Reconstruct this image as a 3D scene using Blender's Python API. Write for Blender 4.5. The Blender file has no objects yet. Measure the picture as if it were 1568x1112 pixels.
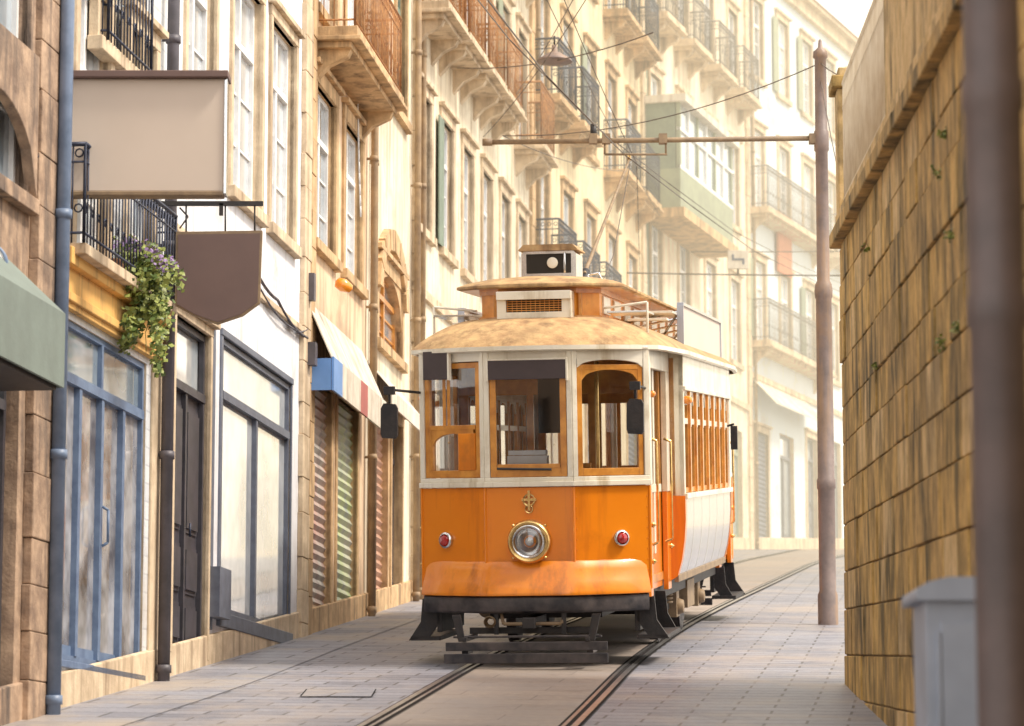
import bpy, bmesh, math, random
from mathutils import Vector, Matrix
random.seed(11)
R=random.uniform
FP=4900.0; TH=math.atan(704/4900.0); CAM=Vector((0,0,2.0))
def ray(px,py):
    v=(556-py)/FP
    return Vector(((px-784)/FP, math.cos(TH)-v*math.sin(TH), math.sin(TH)+v*math.cos(TH)))
def at(px,py,Y):
    d=ray(px,py); return CAM+d*(Y/d.y)
def g(Y):
    if Y<-10: return -1.14
    if Y<68: return .114*Y
    if Y<112: return 7.752+.085*(Y-68)
    return 11.49

# ---------------- materials ----------------
def nodes(name):
    m=bpy.data.materials.new(name); m.use_nodes=True
    nt=m.node_tree; return m,nt,nt.nodes['Principled BSDF']
def c4(c): return (c[0],c[1],c[2],1)
def noise(nt,vec,sc,det=3,ro=.6):
    n=nt.nodes.new('ShaderNodeTexNoise'); n.inputs['Scale'].default_value=sc; n.inputs['Detail'].default_value=det; n.inputs['Roughness'].default_value=ro
    nt.links.new(vec,n.inputs['Vector']); return n.outputs['Fac']
def ramp(nt,fac,a,b):
    r=nt.nodes.new('ShaderNodeMapRange'); r.inputs[1].default_value=a; r.inputs[2].default_value=b
    nt.links.new(fac,r.inputs[0]); return r.outputs[0]
def mix(nt,fac,a,b):
    m=nt.nodes.new('ShaderNodeMix'); m.data_type='RGBA'
    if isinstance(fac,float): m.inputs[0].default_value=fac
    else: nt.links.new(fac,m.inputs[0])
    for i,x in ((6,a),(7,b)):
        if isinstance(x,(tuple,list)): m.inputs[i].default_value=c4(x)
        else: nt.links.new(x,m.inputs[i])
    return m.outputs[2]
def mapping(nt,vec,s):
    m=nt.nodes.new('ShaderNodeMapping'); m.inputs['Scale'].default_value=s; nt.links.new(vec,m.inputs[0]); return m.outputs[0]
def bump(nt,bs,h,st,dist=.02):
    b=nt.nodes.new('ShaderNodeBump'); b.inputs['Strength'].default_value=st; b.inputs['Distance'].default_value=dist
    nt.links.new(h,b.inputs['Height']); nt.links.new(b.outputs[0],bs.inputs['Normal'])
def PM(name,c,c2=None,rough=.6,metal=0,sc=3,bmp=.2,bsc=30,streak=None,sa=.55,coat=0,spec=.5,smap=(2.2,2.2,.22)):
    m,nt,bs=nodes(name)
    tc=nt.nodes.new('ShaderNodeTexCoord').outputs['Object']
    if c2 is None: c2=tuple(x*.8 for x in c)
    f=ramp(nt,noise(nt,tc,sc,5 if streak else 3,.62),.36,.66)
    col=mix(nt,f,c,c2)
    if streak:
        s=ramp(nt,noise(nt,mapping(nt,tc,smap),2.2,5,.65),sa-.07,sa+.13)
        col=mix(nt,s,col,streak)
        s2=ramp(nt,noise(nt,tc,1.1,6,.7),.53,.70)
        col=mix(nt,s2,col,tuple(x*.7+y*.25 for x,y in zip(streak,c)))
    nt.links.new(col,bs.inputs['Base Color'])
    bs.inputs['Roughness'].default_value=rough
    bs.inputs['Metallic'].default_value=metal
    bs.inputs['Specular IOR Level'].default_value=spec
    if coat: bs.inputs['Coat Weight'].default_value=coat; bs.inputs['Coat Roughness'].default_value=.08
    if bmp>=.1: bump(nt,bs,noise(nt,tc,bsc,3,.6),bmp,.01)
    return m
def BM(name,c1,c2,mort,bw,bh,plane='xz',rough=.8,msize=.012,rot=0,stain=None,st=.6,off=.5,bs_=.5):
    m,nt,bs=nodes(name)
    tc=nt.nodes.new('ShaderNodeTexCoord').outputs['Object']
    if plane=='xz':
        s=nt.nodes.new('ShaderNodeSeparateXYZ'); nt.links.new(tc,s.inputs[0])
        ad=nt.nodes.new('ShaderNodeMath'); ad.operation='ADD'; nt.links.new(s.outputs[0],ad.inputs[0]); nt.links.new(s.outputs[1],ad.inputs[1])
        cb=nt.nodes.new('ShaderNodeCombineXYZ'); nt.links.new(ad.outputs[0],cb.inputs[0]); nt.links.new(s.outputs[2],cb.inputs[1]); v=cb.outputs[0]
    else:
        mp=nt.nodes.new('ShaderNodeMapping'); mp.inputs['Rotation'].default_value=(0,0,rot); nt.links.new(tc,mp.inputs[0]); v=mp.outputs[0]
    b=nt.nodes.new('ShaderNodeTexBrick'); nt.links.new(v,b.inputs['Vector'])
    b.offset=off
    b.inputs['Scale'].default_value=1; b.inputs['Brick Width'].default_value=bw; b.inputs['Row Height'].default_value=bh
    b.inputs['Mortar Size'].default_value=msize; b.inputs['Mortar Smooth'].default_value=.3
    b.inputs['Color1'].default_value=c4(c1); b.inputs['Color2'].default_value=c4(c2); b.inputs['Mortar'].default_value=c4(mort)
    col=b.outputs['Color']
    n1=ramp(nt,noise(nt,tc,14,5,.65),.3,.7)
    col=mix(nt,n1,col,mix(nt,.35,col,(.9,.9,.9) if sum(c1)>1.5 else (.05,.05,.05)))
    if stain:
        col=mix(nt,ramp(nt,noise(nt,tc,.7,7,.68),st-.12,st+.12),col,stain)
        col=mix(nt,ramp(nt,noise(nt,tc,2.3,6,.7),.56,.75),col,tuple(x*.62 for x in c2))
    nt.links.new(col,bs.inputs['Base Color'])
    bs.inputs['Roughness'].default_value=rough
    h=nt.nodes.new('ShaderNodeMath'); h.operation='MULTIPLY_ADD'; h.inputs[1].default_value=-1.5
    nt.links.new(b.outputs['Fac'],h.inputs[0]); nt.links.new(noise(nt,tc,25,3,.65),h.inputs[2])
    bump(nt,bs,h.outputs[0],bs_,.012)
    return m
def GLASS(name,base,tint=.85,refl=.5):
    m=bpy.data.materials.new(name); m.use_nodes=True; nt=m.node_tree; nt.nodes.clear()
    o=nt.nodes.new('ShaderNodeOutputMaterial'); t=nt.nodes.new('ShaderNodeBsdfTransparent'); t.inputs[0].default_value=(tint,tint,tint,1)
    gl=nt.nodes.new('ShaderNodeBsdfGlossy'); gl.inputs['Roughness'].default_value=.03
    gl.inputs[0].default_value=(.95,.95,.95,1)
    fr=nt.nodes.new('ShaderNodeFresnel'); fr.inputs[0].default_value=1.5
    ma=nt.nodes.new('ShaderNodeMath'); ma.operation='ADD'; ma.inputs[1].default_value=base; ma.use_clamp=True
    nt.links.new(fr.outputs[0],ma.inputs[0])
    mx=nt.nodes.new('ShaderNodeMixShader'); nt.links.new(ma.outputs[0],mx.inputs[0]); nt.links.new(t.outputs[0],mx.inputs[1]); nt.links.new(gl.outputs[0],mx.inputs[2])
    nt.links.new(mx.outputs[0],o.inputs[0]); return m

granite=PM('warm_granite',(.68,.47,.26),(.46,.30,.16),rough=.85,sc=5,bmp=.5,streak=(.20,.13,.07),sa=.55)
granite_pale=PM('pale_granite',(.72,.58,.41),(.52,.40,.27),rough=.85,sc=4,bmp=.4,streak=(.28,.20,.13),sa=.56)
granite_old=PM('old_granite',(.50,.35,.24),(.23,.155,.11),rough=.9,sc=4,bmp=.8,bsc=18,streak=(.075,.06,.055),sa=.54)
pl_white=PM('plaster_white',(.78,.79,.83),(.70,.71,.76),rough=.9,sc=1.3,bmp=.15,streak=(.48,.43,.39),sa=.60)
pl_peach=PM('plaster_peach',(.79,.61,.43),(.66,.47,.30),rough=.9,sc=1.1,bmp=.15,streak=(.33,.23,.16),sa=.55)
pl_cream=PM('plaster_cream',(.80,.74,.60),(.70,.59,.43),rough=.9,sc=.9,bmp=0,streak=(.40,.31,.21),sa=.55)
pl_yellow=PM('plaster_yellow',(.80,.69,.46),(.70,.57,.37),rough=.9,sc=.9,bmp=0,streak=(.42,.32,.21),sa=.57)
pl_blue=PM('plaster_blue',(.66,.74,.80),(.58,.66,.72),rough=.9,sc=.9,bmp=0,streak=(.50,.48,.44),sa=.6)
pl_ochre=PM('plaster_ochre',(.80,.48,.15),(.66,.38,.12),rough=.85,sc=2,streak=(.34,.21,.09),sa=.58)
tile=BM('glazed_tile',(.74,.76,.79),(.62,.67,.73),(.48,.52,.57),.16,.16,rough=.35,msize=.010,off=0,stain=(.56,.50,.44),st=.64,bs_=.15)
wood_w=PM('white_window_paint',(.82,.82,.82),(.70,.70,.70),rough=.5,sc=8,bmp=0)
wood_b=PM('blue_frame_paint',(.16,.23,.36),(.10,.15,.26),rough=.45,sc=6,bmp=0)
wood_g=PM('grey_frame_paint',(.14,.16,.21),(.10,.11,.15),rough=.5,sc=6,bmp=0)
wood_d=PM('dark_door_paint',(.065,.06,.075),(.04,.04,.047),rough=.45,sc=6,bmp=0)
wood_gr=PM('green_wood_paint',(.20,.25,.19),(.15,.19,.15),rough=.6,sc=6,bmp=0)
wood_far=PM('faded_green_wood',(.30,.34,.24),(.24,.27,.20),rough=.7,sc=3,bmp=0)
wood_red=PM('faded_red_wood',(.55,.17,.08),(.42,.13,.06),rough=.7,sc=3,bmp=0)
iron=PM('wrought_iron',(.05,.06,.10),(.03,.035,.06),rough=.55,metal=.3,sc=20,bmp=0)
iron_f=PM('faded_iron',(.22,.20,.19),(.15,.135,.13),rough=.7,sc=12,bmp=0)
iron_r=PM('rusty_iron',(.50,.24,.09),(.28,.13,.06),rough=.8,sc=12,bmp=0)
pipe_b=PM('drainpipe_blue',(.19,.25,.37),(.12,.17,.26),rough=.45,sc=5,bmp=0)
pipe_d=PM('drainpipe_dark',(.11,.10,.12),(.07,.065,.075),rough=.5,sc=5,bmp=0)
pipe_o=PM('drainpipe_ochre',(.40,.28,.16),(.26,.18,.11),rough=.6,sc=5,bmp=0)
gl_pane=PM('window_glass',(.44,.51,.57),(.20,.26,.31),rough=.04,sc=.9,bmp=.1,bsc=2,coat=1,spec=1)
gl_cur=PM('curtained_glass',(.74,.78,.82),(.48,.55,.61),rough=.06,sc=1.8,bmp=.1,bsc=2,coat=1,spec=1)
gl_dark=PM('dark_glass',(.18,.20,.22),(.08,.09,.10),rough=.05,sc=1.2,bmp=0,coat=1,spec=1)
gl_shop=PM('shop_glass',(.60,.60,.62),(.11,.085,.07),rough=.03,sc=1.7,bmp=.12,bsc=1.3,coat=1,spec=1)  # pale patches in the base colour stand in for bright reflections
gl_shop2=PM('shop_glass_bright',(.80,.84,.88),(.36,.39,.43),rough=.03,sc=1.1,bmp=.12,bsc=1.3,coat=1,spec=1)  # white reflection put into the base colour, stronger than in the other shop panes
sh_g=PM('shutter_green_graffiti',(.42,.52,.20),(.48,.47,.44),rough=.5,sc=1.6,bmp=0,streak=(.24,.28,.34),sa=.55,smap=(1.5,1.5,1))
sh_r=PM('shutter_red_graffiti',(.44,.22,.17),(.44,.45,.42),rough=.5,sc=1.8,bmp=0,streak=(.18,.17,.18),sa=.57,smap=(1.5,1.5,1))
sh_br=PM('shutter_brown',(.46,.26,.17),(.33,.19,.13),rough=.6,sc=3,bmp=0)
roof_t=PM('roof_clay',(.45,.22,.12),(.30,.15,.09),rough=.9,sc=8)
steel=PM('rail_steel',(.55,.55,.57),(.35,.34,.35),rough=.3,metal=.9,sc=10,bmp=0)
black=PM('black_metal',(.015,.014,.016),(.035,.028,.026),rough=.55,sc=8,bmp=.3)
blackw=PM('worn_bumper',(.018,.017,.022),(.08,.066,.065),rough=.5,sc=5,bmp=.3)
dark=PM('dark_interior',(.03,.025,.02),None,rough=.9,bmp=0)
orange=PM('orange_enamel',(.85,.25,.007),(.79,.215,.006),rough=.28,sc=1.2,bmp=0,coat=.6,streak=(.60,.15,.008),sa=.62)
orange_w=PM('orange_worn',(.86,.28,.015),(.76,.21,.008),rough=.35,sc=3.5,bmp=0,coat=.4,streak=(.44,.13,.015),sa=.60)
orange_c=PM('clerestory_orange',(.86,.37,.05),(.70,.26,.03),rough=.4,sc=4,bmp=0,streak=(.36,.14,.03),sa=.58)
creamp=PM('cream_enamel',(.85,.80,.68),(.78,.71,.56),rough=.35,sc=2,bmp=0,coat=.4,streak=(.50,.40,.25),sa=.61)
silver=PM('silver_trim_and_sky_sheen',(.46,.48,.54),(.38,.40,.46),rough=.22,sc=1.2,bmp=0,coat=.9)  # grey stands in for sky sheen on the tram's orange sides; real roof trim
varn=PM('varnished_wood',(.70,.31,.055),(.48,.18,.03),rough=.35,sc=6,bmp=0,coat=.4)
roofc=PM('tram_canvas_roof',(.54,.36,.17),(.36,.21,.10),rough=.85,sc=7,bmp=.9,bsc=18,streak=(.17,.10,.05),sa=.57)
brass=PM('brass',(.80,.55,.22),(.55,.36,.14),rough=.25,metal=.9,sc=12,bmp=0)
chrome=PM('chrome',(.8,.8,.8),(.6,.6,.6),rough=.12,metal=1,sc=8,bmp=0)
lamp_red=PM('red_lens',(.50,.01,.01),(.35,.0,.0),rough=.15,coat=1,bmp=0)
lamp_or=PM('amber_lens',(.9,.3,.02),None,rough=.2,coat=1,bmp=0)
brown=PM('brown_sign_paint',(.066,.046,.046),(.054,.038,.038),rough=.6,sc=4,bmp=0)
brown2=PM('brown_shield_paint',(.165,.107,.095),(.15,.098,.088),rough=.8,sc=4,bmp=0)
beige=PM('beige_sign_panel',(.62,.525,.445),(.59,.50,.42),rough=.7,sc=1.5,bmp=0)
paper=PM('paper_white',(.85,.87,.88),None,rough=.6,bmp=0)
canvas_g=PM('green_awning_cloth',(.20,.245,.22),(.17,.205,.185),rough=.8,sc=3)
canvas_c=PM('cream_awning_cloth',(.74,.69,.6),(.58,.52,.43),rough=.85,sc=3,streak=(.38,.31,.24),sa=.57)
blue_p=PM('blue_sign_paint',(.15,.31,.66),(.12,.26,.56),rough=.5,bmp=0)
red_p=PM('red_paint',(.42,.08,.07),None,rough=.5,bmp=0)
polem=PM('pole_grey',(.24,.18,.16),(.15,.115,.105),rough=.5,sc=4,bmp=.2,streak=(.32,.20,.11),sa=.58)
poleb=PM('pole_brown',(.12,.085,.078),(.085,.062,.058),rough=.5,sc=4,bmp=0)
cabm=PM('cabinet_grey',(.34,.37,.44),(.28,.31,.37),rough=.5,sc=3,bmp=0)
wirem=PM('wire',(.12,.09,.07),None,rough=.5,bmp=0)
armm=PM('arm_rust',(.30,.21,.12),(.19,.13,.08),rough=.6,sc=8,bmp=0)
leafA=PM('leaf_green',(.12,.18,.04),(.07,.11,.03),rough=.5,sc=12,bmp=0)
leafB=PM('leaf_light',(.30,.34,.08),(.20,.24,.06),rough=.5,sc=12,bmp=0)
flower=PM('flower_mauve',(.28,.18,.36),(.2,.12,.28),rough=.6,bmp=0)
terra=PM('planter_wood',(.25,.12,.06),(.16,.08,.04),rough=.8,bmp=0)
sm_=(1.3,1.3,.45)
st1=PM('wall_stone_gold',(.70,.46,.16),(.46,.29,.09),rough=.9,sc=4.5,bmp=1,bsc=14,streak=(.10,.08,.035),sa=.51,smap=sm_)
st2=PM('wall_stone_tan',(.64,.42,.16),(.40,.26,.09),rough=.9,sc=4.5,bmp=1,bsc=12,streak=(.095,.075,.035),sa=.51,smap=sm_)
st3=PM('wall_stone_pale',(.74,.54,.28),(.54,.37,.15),rough=.9,sc=4.5,bmp=1,bsc=14,streak=(.16,.115,.05),sa=.54,smap=sm_)
mortar=PM('wall_mortar',(.26,.18,.09),(.14,.10,.045),rough=.95,sc=6,bmp=.6)
pave=BM('stone_setts',(.305,.31,.365),(.215,.22,.265),(.075,.07,.075),.62,.30,plane='xy',rot=.13,rough=.48,msize=.013,stain=(.34,.29,.26),st=.58)
pave2=BM('pavement_slabs',(.33,.335,.385),(.245,.25,.295),(.09,.085,.085),.9,.45,plane='xy',rot=.13,rough=.52,msize=.013,stain=(.40,.34,.28),st=.56)
trackm=BM('track_bed_slabs',(.38,.31,.26),(.30,.245,.21),(.16,.13,.11),1.3,.5,plane='xy',rot=.13,rough=.55,msize=.007,stain=(.25,.225,.215),st=.54,bs_=.4)
earth=PM('ground_mat',(.34,.30,.25),(.26,.24,.2),rough=.95,sc=.5,bmp=0)
glass_t=GLASS('tram_glass',.02,.88)
lensg=GLASS('lamp_glass',.12,.9)

# ---------------- mesh builder ----------------
class MB:
    def __init__(s): s.v=[];s.f=[];s.m=[];s.sm=[];s.mats=[];s.M=Matrix.Identity(4)
    def mi(s,m):
        if m not in s.mats: s.mats.append(m)
        return s.mats.index(m)
    def add(s,vs,fs,mat,smooth=False):
        b=len(s.v); s.v+= [s.M@Vector(p) for p in vs]; i=s.mi(mat)
        for f in fs: s.f.append([b+k for k in f]); s.m.append(i); s.sm.append(smooth)
    def box(s,x0,x1,y0,y1,z0,z1,mat,sh=0):
        if x0>x1:x0,x1=x1,x0
        vs=[(x,y,z+sh*x) for z in (z0,z1) for y in (y0,y1) for x in (x0,x1)]
        s.add(vs,[(0,2,3,1),(4,5,7,6),(0,1,5,4),(2,6,7,3),(0,4,6,2),(1,3,7,5)],mat)
    def quad(s,pts,mat): s.add(pts,[tuple(range(len(pts)))],mat)
    def prism(s,poly,a0,a1,axis,mat,smooth=False):
        def P(p,a):
            return {'x':(a,p[0],p[1]),'y':(p[0],a,p[1]),'z':(p[0],p[1],a)}[axis]
        n=len(poly); vs=[P(p,a0) for p in poly]+[P(p,a1) for p in poly]
        s.add(vs,[tuple(range(n)),tuple(range(2*n-1,n-1,-1))],mat)
        s.add(vs,[(i,(i+1)%n,n+(i+1)%n,n+i) for i in range(n)],mat,smooth)
    def lathe(s,prof,c,ax,mat,seg=24):
        c=Vector(c); ax=Vector(ax).normalized(); t=ax.orthogonal().normalized(); b=ax.cross(t)
        vs=[];fs=[]
        for r,h in prof:
            for i in range(seg):
                a=2*math.pi*i/seg; vs.append(c+ax*h+(t*math.cos(a)+b*math.sin(a))*r)
        for j in range(len(prof)-1):
            for i in range(seg):
                k=(i+1)%seg; fs.append((j*seg+i,j*seg+k,(j+1)*seg+k,(j+1)*seg+i))
        s.add(vs,fs,mat,True)
    def cyl(s,p0,p1,r,mat,r1=None,seg=10):
        p0=Vector(p0);p1=Vector(p1); L=(p1-p0).length; r1=r if r1 is None else r1
        s.lathe([(.0001,0),(r,0),(r1,L),(.0001,L)],p0,p1-p0,mat,seg)
    def tube(s,pts,r,mat,seg=6):
        for a,b in zip(pts,pts[1:]):
            s.cyl(a,b,r,mat,seg=seg)
    def arch(s,u0,u1,zs,zt,y0,y1,mat,n=12,top=None):
        top=zt if top is None else top
        pr=None
        for i in range(n+1):
            t=i/n; u=u0+(u1-u0)*t; z=zs+(zt-zs)*math.sqrt(max(0,1-(2*t-1)**2))-.001
            if pr:
                a,b=pr
                s.add([(a,y0,b),(u,y0,z),(u,y0,top),(a,y0,top),(a,y1,b),(u,y1,z),(u,y1,top),(a,y1,top)],
                    [(0,1,2,3),(7,6,5,4),(0,4,5,1)],mat)
            pr=(u,z)
    def out(s,name,parent=None,bevel=0):
        me=bpy.data.meshes.new(name); me.from_pydata([tuple(p) for p in s.v],[],s.f)
        for m in s.mats: me.materials.append(m)
        me.polygons.foreach_set('material_index',s.m); me.polygons.foreach_set('use_smooth',s.sm)
        bm=bmesh.new(); bm.from_mesh(me); bmesh.ops.recalc_face_normals(bm,faces=bm.faces); bm.to_mesh(me); bm.free()
        o=bpy.data.objects.new(name,me); bpy.context.collection.objects.link(o)
        if parent: o.parent=parent
        if bevel:
            b=o.modifiers.new('bevel','BEVEL'); b.width=bevel; b.segments=2; b.limit_method='ANGLE'; b.angle_limit=.7
        return o
def empty(name,M=Matrix.Identity(4)):
    e=bpy.data.objects.new(name,None); e.empty_display_size=.2; bpy.context.collection.objects.link(e); e.matrix_world=M; return e
def frame(P0,P1,z=0):
    d=Vector((P1[0]-P0[0],P1[1]-P0[1],0)); L=d.length; d.normalize(); y=Vector((0,0,1)).cross(d)
    M=Matrix(((d.x,y.x,0,P0[0]),(d.y,y.y,0,P0[1]),(0,0,1,z),(0,0,0,1))); return M,L

# ---------------- ground ----------------
def grid_sheet(name,mat,xf0,xf1,ys,dz,nx=1):
    mb=MB(); vs=[];fs=[]
    for y in ys:
        for i in range(nx+1):
            a=xf0(y);b=xf1(y); x=a+(b-a)*i/nx; vs.append((x,y,g(y)+dz))
    w=nx+1
    for j in range(len(ys)-1):
        for i in range(nx): fs.append((j*w+i,j*w+i+1,(j+1)*w+i+1,(j+1)*w+i))
    mb.add(vs,fs,mat); return mb.out(name)
ys=[-400,-60]+[y for y in range(-10,70,2)]+[68,70,74,80,90,100,112,150,260,700]
ys=sorted(set(ys))
grid_sheet('ground',earth,lambda y:-500,lambda y:500,ys,-.01)
def lerp(K,y):
    if y<=K[0][1]: a,b=K[0],K[1]
    elif y>=K[-1][1]: a,b=K[-2],K[-1]
    else:
        for a,b in zip(K,K[1:]):
            if a[1]<=y<=b[1]: break
    t=(y-a[1])/(b[1]-a[1]); return a[0]+(b[0]-a[0])*t
K=[(-5.3,10),(-4.52,17.8),(-3.62,25),(-3.15,28.6),(-2.31,35.5),(-1.835,39.8),(-1.40,43.9),(.3,55),(2.7,66),(5.6,75.5),(9.6,86),(16.5,99),(25,112)]
T=[(-1.35,14),(-.28,24),(.42,31),(1.2,37),(1.97,42),(3.3,50),(4.95,60),(7.3,70),(10.4,80),(15,90),(22,101)]
def smooth(Kn,y):
    return (lerp(Kn,y-2)+lerp(Kn,y)+lerp(Kn,y+2)+lerp(Kn,y-1)+lerp(Kn,y+1))/5
yr=[y*1.0 for y in range(2,111)]
grid_sheet('road',pave,lambda y:lerp(K,y)-.3,lambda y:(2.1+.034*y if y<28 else 3.1+(y-28)*1.2),yr,.0)
grid_sheet('pavement',pave2,lambda y:lerp(K,y)-.3,lambda y:lerp(K,y)+.85+.08*math.sin(y*.3),yr,.006)
def ribbon(name,mat,o0,o1,dz): return grid_sheet(name,mat,lambda y:smooth(T,y)+o0,lambda y:smooth(T,y)+o1,yr,dz)
ribbon('track_bed',trackm,-.70,.70,.005)
rl=empty('tram_rails')
groove=PM('rail_groove',(.03,.027,.028),None,rough=.9,bmp=0,spec=.1)
for sx in (-1,1):
    for o0,o1,m,dz in ((-.085,.085,groove,.010),(-.065,-.015,steel,.016),(.025,.055,steel,.016)):
        a,b=sorted((sx*.745+sx*o0*-1,sx*.745+sx*-1*o1))
        r=ribbon('rail_part',m,a,b,dz); r.parent=rl
mb=MB(); yy=26.9; xx=-1.45
for a,b,c_,d in ((-.30,.30,-.4,-.388),(-.30,.30,.388,.4),(-.30,-.288,-.388,.388),(.288,.30,-.388,.388)):
    mb.add([(xx+a,yy+c_,g(yy+c_)+.012),(xx+b,yy+c_,g(yy+c_)+.012),(xx+b,yy+d,g(yy+d)+.012),(xx+a,yy+d,g(yy+d)+.012)],[(0,1,2,3)],groove)
mb.add([(xx-.288,yy-.388,g(yy-.388)+.009),(xx+.288,yy-.388,g(yy-.388)+.009),(xx+.288,yy+.388,g(yy+.388)+.009),(xx-.288,yy+.388,g(yy+.388)+.009)],[(0,1,2,3)],pave2)
mb.out('manhole_cover')

# ---------------- houses ----------------
class House:
    def __init__(s,name,i,h,wm,tm,depth=9):
        P0,P1=K[i],K[i+1]; s.P0=P0;s.P1=P1
        s.B,s.L=frame(P0,P1); s.Bi=s.B.inverted(); s.e=empty(name,s.B)
        s.h=h; s.wm=wm; s.tm=tm; s.depth=depth
        s.wall=MB();s.trim=MB();s.fr=MB();s.gl=MB();s.ir=MB();s.holes=[]
    def gz(s,u): return g(s.P0[1]+(s.P1[1]-s.P0[1])*u/s.L)
    def uz(s,px,py,off=0):
        d=s.Bi.to_3x3()@ray(px,py); c=s.Bi@CAM; t=(off-c.y)/d.y; p=c+d*t; return p.x,p.z
    def hole(s,u0,u1,z0,z1): s.holes.append((u0,u1,z0,z1))
    def surround(s,u0,u1,z0,z1,w=.14,m=None,sill=True,p=.035):
        m=m or s.tm; t=s.trim
        t.box(u0-w,u0,-p,.05,z0,z1,m); t.box(u1,u1+w,-p,.05,z0,z1,m)
        t.box(u0-w,u1+w,-p-.003,.05,z1,z1+w*1.2,m)
        t.box(u0-w-.06,u1+w+.06,-p-.06,.02,z1+w*1.2,z1+w*1.2+.06,m)
        if sill: t.box(u0-w-.04,u1+w+.04,-p-.05,.05,z0-.12,z0,m)
    def sash(s,u0,u1,z0,z1,m=None,gm=None,sur=True,cols=2,w=.14,trans=.7):
        m=m or wood_w
        s.hole(u0,u1,z0,z1); f=s.fr; gm=gm or random.choice([gl_pane,gl_cur,gl_cur])
        b=.055; y0,y1=.07,.13
        f.box(u0,u0+b,y0,y1,z0,z1,m); f.box(u1-b,u1,y0,y1,z0,z1,m); f.box(u0+b,u1-b,y0,y1,z0,z0+b*1.4,m); f.box(u0+b,u1-b,y0,y1,z1-b,z1,m)
        zt=z0+(z1-z0)*trans
        f.box(u0+b,u1-b,y0-.012,y1,zt-.04,zt+.03,m)
        for k in range(1,cols):
            uc=u0+(u1-u0)*k/cols; f.box(uc-.04,uc+.04,y0-.006,y1,z0+b,z1-b,m)
        for q in (.35,.68):
            zz=z0+(zt-z0)*q; f.box(u0+b,u1-b,y0+.02,y1-.01,zz-.013,zz+.013,m)
        s.gl.quad([(u0,y1-.02,z0),(u1,y1-.02,z0),(u1,y1-.02,z1),(u0,y1-.02,z1)],gm)
        if sur: s.surround(u0,u1,z0,z1,w)
    def shutter(s,u0,u1,z0,z1,m,sur=True,w=.16):
        s.hole(u0,u1,z0,z1); n=int((z1-z0)/.11); h=(z1-z0)/n
        for k in range(n):
            z=z0+k*h
            s.fr.quad([(u0,.08,z),(u1,.08,z),(u1,.05,z+h*.5),(u0,.05,z+h*.5)],m); s.fr.quad([(u0,.05,z+h*.5),(u1,.05,z+h*.5),(u1,.08,z+h),(u0,.08,z+h)],m)
        if sur: s.surround(u0,u1,z0,z1,w,sill=False,p=.02)
    def door(s,u0,u1,z0,z1,m=None,sur=True,w=.14,tr=.2,dy=0):
        m=m or wood_d
        s.hole(u0,u1,z0,z1); f=s.fr; zt=z1-(z1-z0)*tr
        f.box(u0,u1,.14+dy,.18,z0,zt,m); f.box(u0,u1,.08+dy,.14+dy,zt-.03,zt+.05,m)
        s.gl.quad([(u0,.15+dy,zt),(u1,.15+dy,zt),(u1,.15+dy,z1),(u0,.15+dy,z1)],gl_cur)
        f.box(u0,u0+.06,.09+dy,.14+dy,z0,z1,m); f.box(u1-.06,u1,.09+dy,.14+dy,z0,z1,m); f.box(u0+.06,u1-.06,.09+dy,.14+dy,z1-.06,z1,m)
        uc=(u0+u1)/2; f.box(uc-.035,uc+.035,.095+dy,.14+dy,z0,zt-.03,m)
        H=zt-z0
        for a,b in ((u0+.11,uc-.08),(uc+.08,u1-.11)):
            for q0,q1 in ((.05,.2),(.24,.42),(.47,.94)):
                f.box(a,b,.125+dy,.14+dy,z0+H*q0,z0+H*q1,m); f.box(a+.04,b-.04,.105+dy,.125+dy,z0+H*q0+.04,z0+H*q1-.04,m)
        f.cyl((uc+.06,.06+dy,z0+H*.45),(uc+.06,.06+dy,z0+H*.50),.012,iron)
        if sur: s.surround(u0,u1,z0,z1,w,sill=False)
    def shop(s,u0,u1,z0,z1,m,n=4,tr=.8,kick=.28,gm=None,y=.1,gt=None,b=.06):
        s.hole(u0,u1,z0,z1); f=s.fr; zt=z0+(z1-z0)*tr
        f.box(u0,u0+b,y,y+.07,z0,z1,m); f.box(u1-b,u1,y,y+.07,z0,z1,m); f.box(u0+b,u1-b,y,y+.07,z1-b,z1,m); f.box(u0+b,u1-b,y,y+.07,z0,z0+b,m)
        f.box(u0+b,u1-b,y-.02,y+.07,zt-.04,zt+.04,m)
        for k in range(1,n):
            uc=u0+(u1-u0)*k/n; f.box(uc-.04,uc+.04,y-.01,y+.07,z0+b,zt-.04,m)
            if k%2==0: f.box(uc-.03,uc+.03,y,y+.06,zt+.04,z1-b,m)
        if kick: f.box(u0+b,u1-b,y+.025,y+.05,z0+b,z0+kick,m)
        s.gl.quad([(u0,y+.04,z0),(u1,y+.04,z0),(u1,y+.04,zt),(u0,y+.04,zt)],gm or gl_shop)
        s.gl.quad([(u0,y+.04,zt),(u1,y+.04,zt),(u1,y+.04,z1),(u0,y+.04,z1)],gt or gl_cur)
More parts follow.
